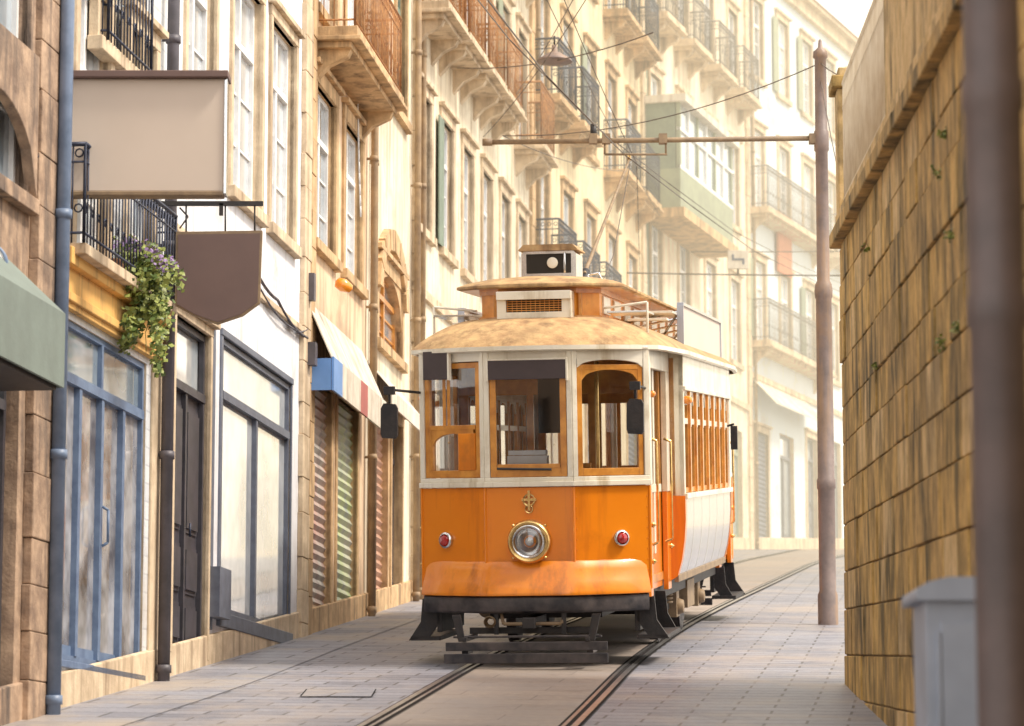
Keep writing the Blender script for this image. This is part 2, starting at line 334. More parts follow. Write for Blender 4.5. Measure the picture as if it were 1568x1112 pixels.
    def rail(s,u0,u1,z,proj,h=1.0,m=None,sp=.11):
        f=s.ir; m=m or iron
        def seg(a,b):
            a=Vector(a);b=Vector(b);L=(b-a).length;n=max(2,int(L/sp))
            f.cyl(a+Vector((0,0,h)),b+Vector((0,0,h)),.02,m,seg=5); f.cyl(a+Vector((0,0,.08)),b+Vector((0,0,.08)),.012,m,seg=5); f.cyl(a+Vector((0,0,h*.82)),b+Vector((0,0,h*.82)),.01,m,seg=5)
            for k in range(n+1):
                p=a.lerp(b,k/n); f.cyl(p+Vector((0,0,.0)),p+Vector((0,0,h)),.016 if k in(0,n) else .008,m,seg=4)
                if k<n:
                    q=a.lerp(b,(k+.5)/n); f.lathe([(.028,-.006),(.04,0),(.028,.006)],q+Vector((0,0,h*.91)),(b-a).cross(Vector((0,0,1))),m,seg=8)
                    if k%2==0: f.lathe([(.028,-.006),(.04,0),(.028,.006)],q+Vector((0,0,h*.35)),(b-a).cross(Vector((0,0,1))),m,seg=8)
        seg((u0,-proj,z),(u1,-proj,z)); seg((u0,-proj,z),(u0,0,z)); seg((u1,-proj,z),(u1,0,z))
    def balcony(s,u0,u1,z,proj=.55,h=1.0,m=None,sm=None):
        sm=sm or s.tm
        s.trim.box(u0,u1,-proj,.0,z-.12,z,sm); s.trim.box(u0-.04,u1+.04,-proj-.04,0,z-.17,z-.12,sm)
        s.trim.box(u0+.05,u1-.05,-proj+.08,0,z-.24,z-.17,sm)
        for u in (u0+.15,u1-.3):
            s.trim.prism([(0,z-.6),(0,z-.24),(-proj+.1,z-.24),(-proj+.14,z-.32),(-.16,z-.42)],u,u+.15,'x',sm)
        s.rail(u0+.04,u1-.04,z,proj-.04,h,m)
    def finish(s,z0=None,cornice=True):
        t=s.wall; L=s.L; zb=s.gz(0)-.6; zt=s.gz(0)+s.h
        us=sorted(set([0,L]+[x for h in s.holes for x in h[:2]])); zs=sorted(set([zb,zt]+[x for h in s.holes for x in h[2:]]))
        us=[u for u in us if 0<=u<=L]
        for a,b in zip(us,us[1:]):
            for c,d in zip(zs,zs[1:]):
                mu,mz=(a+b)/2,(c+d)/2
                if any(h[0]<mu<h[1] and h[2]<mz<h[3] for h in s.holes): continue
                t.quad([(a,0,c),(b,0,c),(b,0,d),(a,0,d)],s.wm)
        for a,b,c,d in s.holes:
            for q in ([(a,0,c),(a,.2,c),(a,.2,d),(a,0,d)],[(b,0,c),(b,.2,c),(b,.2,d),(b,0,d)],[(a,0,c),(b,0,c),(b,.2,c),(a,.2,c)],[(a,0,d),(b,0,d),(b,.2,d),(a,.2,d)]): t.quad(q,s.tm)
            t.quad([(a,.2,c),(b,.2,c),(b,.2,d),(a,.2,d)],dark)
        D=s.depth
        t.quad([(0,0,zb),(0,D,zb),(0,D,zt),(0,0,zt)],s.wm); t.quad([(L,0,zb),(L,D,zb),(L,D,zt),(L,0,zt)],s.wm)
        t.quad([(0,D,zb),(L,D,zb),(L,D,zt),(0,D,zt)],s.wm)
        t.prism([(-.35,zt+.12),(D/2,zt+1.9),(D+.3,zt+.12)],-.02,L+.02,'x',roof_t)
        if cornice:
            s.trim.box(-.02,L+.02,-.14,0,zt-.3,zt,s.tm); s.trim.box(-.03,L+.03,-.3,0,zt,zt+.12,s.tm)
        s.trim.add([(0,-.03,s.gz(0)-.3),(L,-.03,s.gz(L)-.3),(L,-.03,s.gz(L)+.28),(0,-.03,s.gz(0)+.28),(0,0,s.gz(0)+.29),(L,0,s.gz(L)+.29)],[(0,1,2,3),(3,2,5,4)],s.tm)
        s.wall.out('walls',s.e); s.trim.out('stone_trim',s.e,.008); 
        if s.fr.v: s.fr.out('window_and_door_frames',s.e)
        if s.gl.v: s.gl.out('glass_panes',s.e)
        if s.ir.v: s.ir.out('balcony_railings',s.e)
    def quoin(s,u0,u1,z0,z1,p=.05,m=None):
        z=z0;k=0; m=m or s.tm
        while z<z1:
            h=R(.34,.5); s.trim.box(u0+(0 if k%2 else R(0,.03)),u1-(0 if k%2 else R(0,.05)),-p-R(0,.012),0,z,min(z+h,z1)-.006,m); z+=h;k+=1
    def pipe(s,u,z0,z1,m,r=.05,off=.09,col=True):
        f=s.ir; f.cyl((u,-off,z0),(u,-off,z1),r,m,seg=12)
        z=z0+.15
        while col and z<z1:
            f.cyl((u,-off,z),(u,-off,z+.07),r*1.25,m,seg=12); f.box(u-.012,u+.012,-off,0,z+.02,z+.05,m); z+=1.9
    def cable(s,pts,r=.012,m=None):
        f=s.ir; P=[]
        for (u0,z0),(u1,z1) in zip(pts,pts[1:]):
            for k in range(6):
                t=k/6; P.append((u0+(u1-u0)*t,-.05,z0+(z1-z0)*t-.12*4*t*(1-t)*abs(u1-u0)/3))
        P.append((pts[-1][0],-.05,pts[-1][1])); f.tube(P,r,m or pipe_d,5)

# A: near stone building
A=House('stone_house',1,13,granite_old,granite_old)
A.quoin(A.L-.78,A.L-.0,g(24)-.5,g(24)+9,.07,granite_old)
A.shop(A.L-3.6,A.L-.95,A.gz(A.L)-.1,A.uz(20,600)[1]+.5,wood_d,n=3,gm=gl_shop)
zz=A.uz(20,290)[1]; A.sash(A.L-2.9,A.L-.95,zz,zz+2.6,wood_w,gl_pane,w=.12); A.trim.arch(A.L-3.05,A.L-.9,zz+.0,zz+.62,-.09,0,granite_old,top=zz+1.1)
A.wall.box(A.L-.9,A.L-.75,-.05,0,A.gz(A.L)+6.3,A.gz(0)+13,pl_peach)
A.cable([(A.L-2.6,zz+1.1),(A.L-.6,zz+.3),(A.L-.2,zz+.5)],.02,iron)
A.finish()

# B: tiled house with blue shopfront
B=House('tiled_house',2,13,tile,granite_pale)
u0=B.uz(90,600)[0]; u1=B.uz(222,700)[0]; zt=B.uz(100,485)[1]
zb=B.uz(82,1008)[1]
B.shop(u0,u1,zb,zt,wood_b,n=4,tr=.83,kick=.13,y=.02,gt=gl_pane,b=.05)
B.trim.box(u0-.05,u1+.04,-.03,.02,zb-.06,zb,wood_b)
B.trim.box(0,u0-.02,-.035,0,zb-.5,zt+.02,granite_pale)
uu=u0+(u1-u0)*.5; B.fr.tube([(uu,.0,zb+1.0),(uu,-.05,zb+1.03),(uu,-.05,zb+1.3),(uu,.0,zb+1.33)],.012,wood_b)
B.pipe(-.26,B.gz(0)-.1,B.gz(0)+12,pipe_b,.055,.13)
za=B.uz(110,480)[1]; zc=B.uz(110,392)[1]
B.trim.box(.02,B.L-.12,-.06,0,za,zc,pl_ochre); B.trim.box(.02,B.L-.1,-.13,0,zc-.14,zc,pl_ochre); B.trim.box(.02,B.L-.12,-.09,0,za+.05,za+.12,pl_ochre)
B.trim.box(B.L-.45,B.L-.12,-.025,0,B.gz(0)-.5,za,granite_pale)
B.trim.box(0,u0,-.028,0,B.gz(0)-.5,zb,pl_ochre); 
zf=B.uz(110,385)[1]
B.sash(.5,1.5,zf,zf+2.3,wood_w,gl_cur,w=.12); B.sash(2.2,3.1,zf,zf+2.3,wood_w,gl_pane,w=.12)
B.trim.box(.1,B.L-.4,-.22,0,zf-.09,zf,granite_pale); B.rail(.1,B.L-.42,zf,.2,.80,iron,.10)
ua=B.uz(150,60)[0]; ub=B.uz(213,60)[0]; zw=B.uz(152,62)[1]
B.sash(ua,ub,zw,zw+2.2,wood_w,gl_pane,w=.12); B.rail(ua-.05,ub+.05,zw-.02,.1,.95,iron,.10)
B.finish()

# C
C=House('white_house',3,14,pl_white,granite_pale)
zd=C.uz(262,1000)[1]; ztd=C.uz(275,485)[1]
ud0=C.uz(262,750)[0]; ud1=C.uz(316,750)[0]
C.door(ud0,ud1,zd,ztd,wood_d,w=.07,dy=-.06)
us0=C.uz(337,750)[0]; us1=C.uz(443,750)[0]; z1=C.uz(340,515)[1]; z0=C.uz(338,938)[1]
C.shop(us0,us1,z0,z1,wood_g,n=2,tr=.79,kick=0,gm=gl_shop2,y=.01)
C.trim.box(us0-.1,us1+.1,-.04,.02,z0-.14,z0,wood_g)
C.trim.box(us0-.10,us0,-.02,.02,z0,z1,wood_g); C.trim.box(us1,us1+.05,-.02,.02,z0,z1,wood_g); C.trim.box(us0-.10,us1+.05,-.03,.02,z1,z1+.07,wood_g)
C.trim.box(ud1+.10,ud1+.22,-.03,0,z0-.2,z1+.1,wood_g)
C.fr.box(C.uz(316,900)[0],C.uz(334,900)[0],-.13,0,C.uz(318,945)[1],C.uz(318,868)[1],wood_g)
C.pipe(-.22,C.gz(0)-.1,C.gz(0)+13,pipe_d,.055,.1)
zz0=C.uz(353,288)[1]
for p0,p1 in ((282,326),(353,398),(413,450)):
    a=C.uz(p0,180)[0]; b=C.uz(p1,180)[0]
    C.sash(a,b,zz0,zz0+2.25,wood_w,gl_cur,w=.1,trans=.72)
    C.sash(a,b,zz0+3.6,zz0+5.7,wood_w,gl_cur,w=.1)
zk=C.uz(353,310)[1]
C.trim.box(0,C.L,-.05,0,zk-.75,zk-.68,granite_pale)
C.quoin(C.L-.42,C.L,C.gz(C.L)-.3,C.gz(0)+13.5,.05,granite_pale)
zq=C.uz(403,440)[1]
C.cable([(C.L-3.2,zq+.1),(C.L-1.9,zq-.05),(C.L-.2,zq-.2)],.018); C.cable([(C.L-3.2,zq+.0),(C.L-1.0,zq-.22),(C.L-.2,zq-.1)],.012)
C.ir.box(C.L-.2,C.L-.05,-.14,-.02,C.uz(465,560)[1],C.uz(465,525)[1],pipe_d); C.ir.box(C.L-.18,C.L-.07,-.12,-.02,C.uz(465,460)[1],C.uz(465,418)[1],pipe_d)
C.finish()

# D
D=House('peach_house',4,15,pl_peach,granite)
for p0,p1,t,b,m in ((477,506,578,925,sh_r),(515,546,606,938,sh_g)):
    D.shutter(D.uz(p0,750)[0],D.uz(p1,750)[0],D.uz(p0,b)[1],D.uz(p0,t)[1],m,w=.12)
for p0,p1 in ((481,511),(526,552)):
    a=D.uz(p0,300)[0]; b=D.uz(p1,300)[0]; z0=D.uz(481,368)[1]
    D.sash(a,b,z0,z0+1.85,wood_w,gl_pane if p0<500 else gl_cur,w=.15)
    D.sash(a,b,z0+2.75,z0+4.9,wood_w,w=.13)
zbal=D.uz(481,368)[1]+2.45
D.balcony(.25,D.L-.35,zbal,.52,1.0,iron_r)
D.quoin(0,.3,D.gz(0)-.4,D.gz(0)+14,.05); D.pipe(D.L-.05,D.gz(D.L)-.1,D.gz(0)+14,pipe_o,.045,.1)
D.cable([(D.L-1.2,zbal+.3),(D.L-1.0,zbal-.8),(D.L-.8,zbal-1.6)],.01,wood_w)
pj=.28
zA=D.uz(485,470)[1]; zB=D.uz(480,525,-pj)[1]; ue=D.uz(588,600,-pj)[0]; ue=min(ue,D.L)
D.fr.prism([(0,zA-.05),(0,zA-.02),(-pj,zB+.03),(-pj,zB)],.05,ue,'x',canvas_c)
cs=[.05]+[D.uz(q,550,-pj)[0] for q in (521,549,560)]+[ue]
for k,mt in enumerate((blue_p,canvas_c,red_p,canvas_c)):
    if cs[k+1]>cs[k]: D.fr.box(cs[k],cs[k+1],-pj-.03,-pj-.005,zB-.36,zB+.02,mt)
D.fr.box(.04,.05,-pj,-.02,zB-.36,zB,blue_p)
D.fr.lathe([(.001,-.1),(.06,-.08),(.08,0),(.05,.1),(.001,.12)],(.7,-.3,zA+.25),(.3,-1,-.5),lamp_or,14)
D.finish()

# E
E=House('arched_doorway_house',5,16,pl_cream,granite)
E.shutter(E.uz(565,750)[0],E.uz(592,750)[0],E.uz(563,912)[1],E.uz(563,628)[1],sh_br,w=.12)
E.door(E.uz(597,750)[0],E.uz(613,750)[0],E.uz(597,925)[1],E.uz(597,640)[1],wood_d,w=.1)
a=E.uz(577,480)[0]; b=E.uz(613,480)[0]; z0=E.uz(577,520)[1]; z1=E.uz(577,405)[1]
E.sash(a,b,z0,z1,varn,gl_pane,w=.16); E.trim.arch(a,b,z1-.55,z1,-.02,.2,granite)
n=8
for k in range(n):
    t0=math.pi*k/n; t1=math.pi*(k+1)/n-.05; cx=(a+b)/2; r0=(b-a)/2+.02; r1=r0+.25
    E.trim.prism([(cx-r0*math.cos(t0),z1-.3+.6*r0*math.sin(t0)),(cx-r1*math.cos(t0),z1-.3+.7*r1*math.sin(t0)),(cx-r1*math.cos(t1),z1-.3+.7*r1*math.sin(t1)),(cx-r0*math.cos(t1),z1-.3+.6*r0*math.sin(t1))],-.09,0,'y',granite)
for k in range(2):
    uu=.5+k*1.9
    zf=E.gz(0)+7.0
    E.sash(uu,uu+1,zf,zf+2.2,wood_gr if k else wood_w,w=.13); E.sash(uu,uu+1,zf+3.3,zf+5.3,wood_w,w=.13)
E.balcony(.2,1.8,E.gz(0)+10.2,.5)
zq=E.uz(565,600)[1]; E.fr.prism([(0,zq+.35),(0,zq+.38),(-.3,zq+.02),(-.3,zq-.2),(-.32,zq-.2),(-.32,zq+.0)],.1,E.L-1,'x',canvas_c)
E.pipe(E.L-.1,E.gz(E.L)-.1,E.gz(0)+15,pipe_o,.045,.1); E.pipe(.2,E.gz(0)-.1,E.gz(0)+15,pipe_o,.035,.08)
E.finish()

def far(name,i,h,wm,tm,pitch,w=.95,bal=(1,),balm=None,gs=None,fm=None,first=4.7,seed=1,cont=False,step=3.25):
    rs=random.Random(seed); H=House(name,i,h,wm,tm); balm=balm or iron_f
    n=max(2,int(H.L/pitch)); p=H.L/n
    for k in range(n):
        u=p*(k+.5)-w/2; base=H.gz(p*(k+.5))
        kind=rs.choice(['door','shutter','shop'])
        zg=base+.12; zt=zg+2.7
        if kind=='door': H.door(u,u+w,zg,zt,rs.choice([wood_gr,wood_far,wood_g]),w=.13)
        elif kind=='shutter': H.shutter(u-.1,u+w+.1,zg,zt,rs.choice([sh_br,wood_g,sh_g]),w=.13)
        else: H.shop(u-.15,u+w+.15,zg,zt,rs.choice([wood_g,wood_far]),n=2,gm=gl_pane)
        zq=H.gz(H.L/2)
        f=0
        while first+f*step+2.3<h-(H.gz(H.L/2)-H.gz(0))+.1:
            z=zq+first+f*step; isb=f in bal
            H.sash(u,u+w,z-(.0 if not isb else .1),z+1.95,fm,rs.choice([gl_pane,gl_pane,gl_cur,gl_dark]),w=.13)
            if isb and not cont and rs.random()<.85: H.balcony(u-.35,u+w+.35,z-.1,.5,1.0,balm)
            elif rs.random()<.22: H.fr.box(u-.46,u-.05,-.06,-.04,z,z+1.9,rs.choice([wood_far,wood_red,wood_gr])); 
            f+=1
    if cont:
        for f in bal: 
            z=H.gz(H.L/2)+first+f*step-.1; H.balcony(.3,H.L*.55,z,.5,1.0,balm); 
            if f%2: H.balcony(H.L*.62,H.L-.3,z,.5,1.0,balm)
    H.quoin(0,.3,H.gz(0)-.3,H.gz(0)+h-.4); 
    H.pipe(.45,H.gz(0),H.gz(0)+h-.3,pipe_o,.04,.08)
    H.trim.box(0,H.L,-.06,0,H.gz(H.L/2)+first-1.0,H.gz(H.L/2)+first-.86,tm)
    return H
Fh=far('cream_house',6,17,pl_cream,granite_pale,1.85,bal=(1,2),balm=iron_r,seed=3); Fh.finish()
G=far('yellow_house',7,18,pl_yellow,granite,2.0,bal=(0,1,2),seed=5,balm=iron); G.finish()
Hh=far('balconied_house',8,17,pl_cream,granite_pale,2.0,bal=(2,),seed=8)
u0=Hh.uz(1042,300,-.8)[0]; u1=min(Hh.L-.1,Hh.uz(1122,300,-.8)[0]); zb=Hh.uz(1042,318,-.8)[1]; zt=Hh.uz(1042,150,-.8)[1]
Hh.trim.box(u0-.1,u1+.1,-.9,0,zb-.2,zb,granite)
Hh.fr.box(u0,u1,-.8,-.05,zb,zb+.85,wood_far); Hh.fr.box(u0-.1,u1+.1,-.95,0,zt-.1,zt+.06,canvas_c)
nb=6
for k in range(nb+1):
    u=u0+(u1-u0-.1)*k/nb; Hh.fr.box(u,u+.1,-.8,-.72,zb+.85,zt-.1,wood_far if k%2==0 else wood_w)
Hh.fr.box(u0,u1,-.805,-.73,zb+.85,zb+.93,wood_w); Hh.fr.box(u0,u1,-.805,-.73,zt-.7,zt-.63,wood_w)
Hh.fr.box(u0,u0+.05,-.7,-.05,zb+.85,zt-.1,wood_gr); Hh.fr.box(u1-.05,u1,-.7,-.05,zb+.85,zt-.1,wood_far)
Hh.gl.quad([(u0,-.76,zb+.85),(u1,-.76,zb+.85),(u1,-.76,zt-.1),(u0,-.76,zt-.1)],gl_pane)
Hh.finish()
I=far('pale_blue_house',9,14.5,pl_blue,granite_pale,2.1,bal=(0,1),cont=True,seed=12)
I.fr.prism([(0,I.gz(3)+3.9),(0,I.gz(3)+3.93),(-.6,I.gz(3)+3.3),(-.6,I.gz(3)+3.27)],.4,I.L*.45,'x',canvas_c)
a,zr=I.uz(1192,415,-.1); b=I.uz(1212,415,-.1)[0]; I.fr.box(a,b,-.12,-.06,zr,zr+1.5,wood_red)
I.finish()
J=far('pale_house',10,13,pl_white,granite_pale,2.2,bal=(1,),seed=15); J.finish()
J2=far('corner_house',11,12,pl_cream,granite_pale,2.2,bal=(1,),seed=21); J2.finish()
A0=House('dark_stone_house',0,12,granite_old,granite_old); A0.shop(1,3.4,A0.gz(2),A0.gz(2)+2.8,wood_d,n=3); A0.sash(1,2,A0.gz(2)+4.6,A0.gz(2)+6.6); A0.sash(4,5,A0.gz(2)+4.6,A0.gz(2)+6.6); A0.door(5,6,A0.gz(5),A0.gz(5)+2.7); A0.finish()

def local_mb(H): mb=MB(); mb.M=H.B.copy(); return mb
mb=local_mb(A)
un=A.uz(95,500,-.45)[0]; zt_=A.uz(97,482,-.45)[1]; zb_=A.uz(85,590,-.45)[1]
mb.prism([(0,zt_+.45),(0,zt_+.42),(-.45,zt_-.02),(-.45,zb_),(-.475,zb_),(-.475,zt_+.0)],un-3.2,un,'x',canvas_g)
mb.prism([(0,zt_+.42),(-.45,zt_-.02),(-.45,zb_),(0,zb_+.02)],un-.006,un-.002,'x',canvas_g)
mb.box(un-3.1,un-.02,-.42,0,zb_-.02,zb_+.03,black)
mb.out('shop_awning')
mb=MB(); p=at(-18,402,23.2); mb.lathe([(.001,-.03),(.14,-.03),(.14,.03),(.001,.03)],p,(0,1,0),wood_w,28); mb.lathe([(.125,-.034),(.143,-.034),(.143,.034)],p,(0,1,0),wood_b,28); mb.cyl(p+Vector((-.05,0,0)),p+Vector((-.55,0,0)),.015,iron); mb.out('round_shop_sign')

e=empty('projecting_sign')
mb=MB(); Y=25.25; p0=at(99,300,Y); p1=at(346,120,Y)
x0,x1,z0,z1=p0.x,p1.x,p0.z,p1.z
mb.box(x0,x1,Y-.07,Y+.07,z0+.02,z1-.02,beige)
mb.out('panel',e,.012)
mb=MB()
mb.box(x0-.03,x1+.03,Y-.14,Y+.14,z1-.02,z1+.035,brown2)
mb.box(x1-.005,x1+.02,Y-.085,Y+.085,z0,z1-.02,chrome); mb.box(x0-.015,x0+.008,Y-.08,Y+.08,z0,z1-.02,brown2); mb.box(x0+.008,x1-.005,Y-.085,Y+.085,z0-.012,z0+.022,armm)
mb.out('cap_and_edging',e,.006)
mb=MB()
for zz in (z0+.1,z1-.2): mb.box(x0-.28,x0,Y-.02,Y+.02,zz-.02,zz+.02,black); mb.box(x0-.14,x0-.08,Y-.05,Y+.05,zz-.04,zz+.04,pipe_b)
mb.tube([(x0-.22,Y,z1-.2),(x0-.10,Y-.05,z1-.1),(x0-.12,Y-.05,z1-.4),(x0-.25,Y,z1-.55),(x0-.5,Y-.3,z1-.2),(x0-.8,Y-1,z1+.0)],.014,iron)
mb.tube([(x0-.1,Y-.03,z1-.15),(x0-.17,Y-.05,z1-.45),(x0-.2,Y,z1-.6)],.012,iron)
mb.out('brackets_and_cable',e)
e=empty('hanging_shield_sign'); mb=MB(); Y=28.0
pts=[(270,356),(402,354),(398,465),(372,484),(333,497),(296,484),(268,468)]
P=[at(a,b,Y) for a,b in pts]; poly=[(p.x,p.z) for p in P]
cx=sum(a for a,b in poly)/7; cz=sum(b for a,b in poly)/7
mb.prism(poly,Y-.03,Y+.03,'y',armm); mb.prism([(cx+(a-cx)*.95,cz+(b-cz)*.95) for a,b in poly],Y-.036,Y+.036,'y',brown2); mb.out('shield',e,.004)
mb=MB(); q0=at(250,312,Y); q1=at(403,309,Y); mb.box(q0.x-.35,q1.x,Y-.02,Y+.02,q0.z-.02,q0.z+.02,black)
for px in (285,345,390): 
    a=at(px,312,Y); b=at(px,357,Y); mb.cyl(a,b,.008,black)
mb.tube([at(275,318,Y),at(288,332,Y),at(275,350,Y)],.008,black); mb.box(at(340,0,Y).x,at(346,0,Y).x,Y-.02,Y+.02,at(340,330,Y).z,at(340,312,Y).z,black)
mb.out('arm',e)

def leaves(mb,c,rad,n,size,mats,droop=0):
    c=Vector(c)
    for _ in range(n):
        d=Vector((random.gauss(0,.45),random.gauss(0,.45),random.gauss(0,.45)))
        if d.length>1.1: d*=.9/d.length
        p=c+Vector((d.x*rad[0],d.y*rad[1],d.z*rad[2])); s=size*R(.6,1.3)
        a=Vector((R(-1,1),R(-1,1),R(-1,.6))).normalized(); b=a.orthogonal().normalized()*.45
        mb.add([p,p+(a*.5+b)*s,p+a*s,p+(a*.5-b)*s],[(0,1,2,3)],random.choice(mats))
e=empty('hanging_flower_planter'); mb=MB()
pc=at(172,412,26.6); mb.box(pc.x-.13,pc.x+.10,26.3,27.2,pc.z-.13,pc.z+.04,terra); mb.out('planter_box',e,.01)
mb=MB()
for px,py,rx,rz,n in ((185,385,.20,.12,330),(215,400,.26,.15,480),(240,425,.24,.18,460),(208,430,.18,.16,300),(220,470,.20,.18,380),(242,480,.13,.2,300),(200,500,.09,.16,180),(243,525,.07,.17,140),(192,520,.06,.12,80),(241,558,.035,.09,50)):
    p=at(px,py,27+R(-.2,.2)); leaves(mb,p,(rx,.28,rz),n,.055,[leafA,leafB,leafB])
for px,py in ((175,370),(205,372),(230,383),(252,405),(160,380)):
    leaves(mb,at(px,py,26.8),(.11,.2,.06),60,.04,[flower,flower,leafB])
for px0,py0,l in ((240,500,70),(195,490,45),(225,480,60),(250,440,60)):
    mb.tube([at(px0+R(-3,3),py0+k*l/4,26.9) for k in range(5)],.004,leafA,4)
mb.out('foliage',e)

# ---------------- right stone wall ----------------
WM,WL=frame((2.955,28.1),(2.955-.034*22,6.1)); e=empty('stone_retaining_wall',WM)
mb=MB(); SH=-.053
ztop=7.28; zc=ztop-.22; h=.36; row=0; z=zc
while z>.2:
    u=0; hh=h*R(.8,1.2)
    while u<WL:
        w=R(.4,1.05); uu=min(u+w,WL)
        if z+SH*u>g(28.1-u)-.6:
            mb.box(u+.006,uu-.006,-.03-R(0,.022),.1,z-hh+.006,z-.006,random.choice([st1,st1,st1,st2,st2,st2,st3]),SH)
        u+=w
    z-=hh
mb.out('blocks',e,.02)
mb=MB(); mb.box(.004,WL,-.024,7,-1,zc+.0,mortar,SH); mb.box(.004,WL,.3,7,zc,zc+.04,earth,SH); mb.out('core',e)
mb=MB()
u=0
while u<WL:
    w=R(.9,1.3); mb.box(u+.003,min(u+w,WL)-.003,-.12-R(0,.01),.36,zc+.003,zc+.13,st2,SH); mb.box(u+.003,min(u+w,WL)-.003,-.07,.3,zc+.13,zc+.30,st3,SH); u+=w
for uu in (.0,):
    zz=zc+.34+SH*uu; mb.box(uu+.02,uu+.36,-.06,.3,zz-.1,zz+1.05,st3); mb.box(uu-.03,uu+.41,-.11,.35,zz+1.05,zz+1.16,st1); mb.box(uu+.02,uu+.36,-.05,.29,zz+1.16,zz+1.24,st3)
mb.box(5.2,WL,-.05,.28,zc+.30,zc+1.6,st3,SH)
mb.out('coping_and_piers',e,.012)
mb=MB(); u=.45; irw=PM('railing_weathered',(.74,.64,.48),(.6,.48,.32),rough=.7,bmp=0)
while u<5.2:
    zz=zc+.30+SH*u; mb.cyl((u,.0,zz),(u,.0,zz+1.1),.022,irw,seg=6); mb.lathe([(.022,0),(.03,.03),(.001,.12)],(u,.0,zz+1.1),(0,0,1),irw,6); u+=.115
for q in (.1,.92): mb.cyl((.3,.0,zc+.30+SH*.3+q),(5.2,.0,zc+.30+SH*5.2+q),.022,irw,seg=6)
mb.out('railing',e)
mb=MB()
for px,py,s in ((1438,262,.04),(1445,205,.03),(1330,380,.03),(1440,525,.05),(1455,360,.03),(1466,500,.03),(1340,560,.02)):
    d=WM.inverted().to_3x3()@ray(px,py); c=WM.inverted()@CAM; t=(-.06-c.y)/d.y; p=c+d*t
    leaves(mb,p,(s*1.6,.04,s*1.3),45,.022,[leafA,leafB,leafB])
mb.out('wall_weeds',e)

# ---------------- catenary pole ----------------
e=empty('catenary_pole'); mb=MB(); X,Y=3.74,37.9; z=g(Y)
mb.lathe([(.12,-.1),(.12,.35),(.10,.4),(.10,1.6),(.112,1.62),(.112,1.72),(.10,1.74),(.095,3.9),(.105,3.92),(.11,4.0),(.10,4.08),(.078,4.12),(.075,5.7),(.09,5.72),(.09,5.95),(.075,5.97),(.07,6.85),(.09,6.87),(.085,6.94),(.03,6.99),(.02,7.08),(.001,7.1)],(X,Y,z),(0,0,1),polem,20)
mb.out('mast',e)
mb=MB(); za=z+5.87; pL=at(745,213,Y)
mb.cyl((X,Y,za),(pL.x,Y,za-.05),.032,armm,seg=10); mb.lathe([(.001,0),(.045,0),(.045,.12),(.001,.12)],(pL.x-.05,Y,za-.05),(1,0,0),armm)
for px in (908,928,1015,1245): 
    q=at(px,200,Y); mb.box(q.x-.05,q.x+.05,Y-.05,Y+.05,za-.07,za+.05,armm)
mb.cyl((at(925,0,Y).x,Y,za-.2),(at(1020,0,Y).x,Y,za-.2),.014,armm); mb.cyl((at(925,0,Y).x,Y,za-.2),(at(925,0,Y).x,Y,za),.012,armm); mb.cyl((at(1018,0,Y).x,Y,za-.2),(at(1018,0,Y).x,Y,za),.012,armm)
mb.cyl((at(908,0,Y).x,Y,za),(at(908,0,Y).x,Y,za+.17),.04,black)
mb.out('bracket_arm',e)

e=empty('overhead_wires'); mb=MB()
def sag(a,b,s,n=14): 
    a=Vector(a);b=Vector(b); return [a.lerp(b,i/n)-Vector((0,0,s*4*(i/n)*(1-i/n))) for i in range(n+1)]
cw=[]
for y in [10,20,30,37.9,46,56,66,76,88,100]: cw.append(Vector((smooth(T,y)+(.0),y,g(y)+5.68)))
mb.tube(cw,.0075,wirem)
mb.tube([p+Vector((-.35,0,.35)) for p in cw],.006,wirem)
mb.tube(sag((X,Y,z+6.8),at(770,208,44),.25),.007,wirem)
mb.tube(sag((X,Y,z+6.8),at(1500,-60,24),.5),.007,wirem)
mb.tube(sag((X,Y,z+6.6),at(1300,330,34),.1),.006,wirem)
mb.tube(sag(at(700,104,47),at(1000,50,40),.15),.008,wirem)
mb.tube(sag(at(880,-5,40),at(780,160,52),.05),.006,wirem)
mb.tube(sag(at(835,-5,38),at(1010,330,60),.1),.006,wirem)
mb.tube(sag(at(900,-5,38),at(740,210,46),.1),.006,wirem)
mb.tube(sag(at(975,255,45),at(980,420,62),.0),.007,wirem)
mb.tube(sag(at(862,-5,36),at(975,250,42),.05),.006,wirem)
mb.tube(sag(at(770,208,44),at(960,262,58),.12),.007,wirem)
mb.tube(sag(at(960,418,60),(16,61,at(1300,410,61).z),.1),.014,wirem)
mb.tube(sag(at(1000,385,70),(20,71,at(1300,345,71).z),.2),.012,wirem)
mb.out('wires',e)
mb=MB(); p=at(1130,398,61); mb.box(p.x-.2,p.x+.2,p.y-.05,p.y+.05,p.z-.18,p.z+.18,canvas_c); mb.box(p.x-.12,p.x+.12,p.y-.06,p.y-.05,p.z-.02,p.z+.02,wood_g); mb.box(p.x-.12,p.x-.08,p.y-.06,p.y-.05,p.z+.02,p.z+.10,wood_g);mb.box(p.x+.08,p.x+.12,p.y-.06,p.y-.05,p.z-.10,p.z-.02,wood_g); mb.cyl(p+Vector((0,0,-.18)),p+Vector((0,0,-.3)),.02,black); mb.out('hanging_traffic_sign',None,.02)
mb=MB(); p=at(849,92,43.3)
mb.lathe([(.001,.22),(.03,.21),(.045,.12),(.10,.09),(.24,.0),(.25,-.03),(.23,-.03),(.12,-.06),(.001,-.08)],p,(0,0,1),polem,28); mb.cyl(p+Vector((0,0,.2)),p+Vector((0,0,.34)),.015,black); mb.out('hanging_street_lamp')

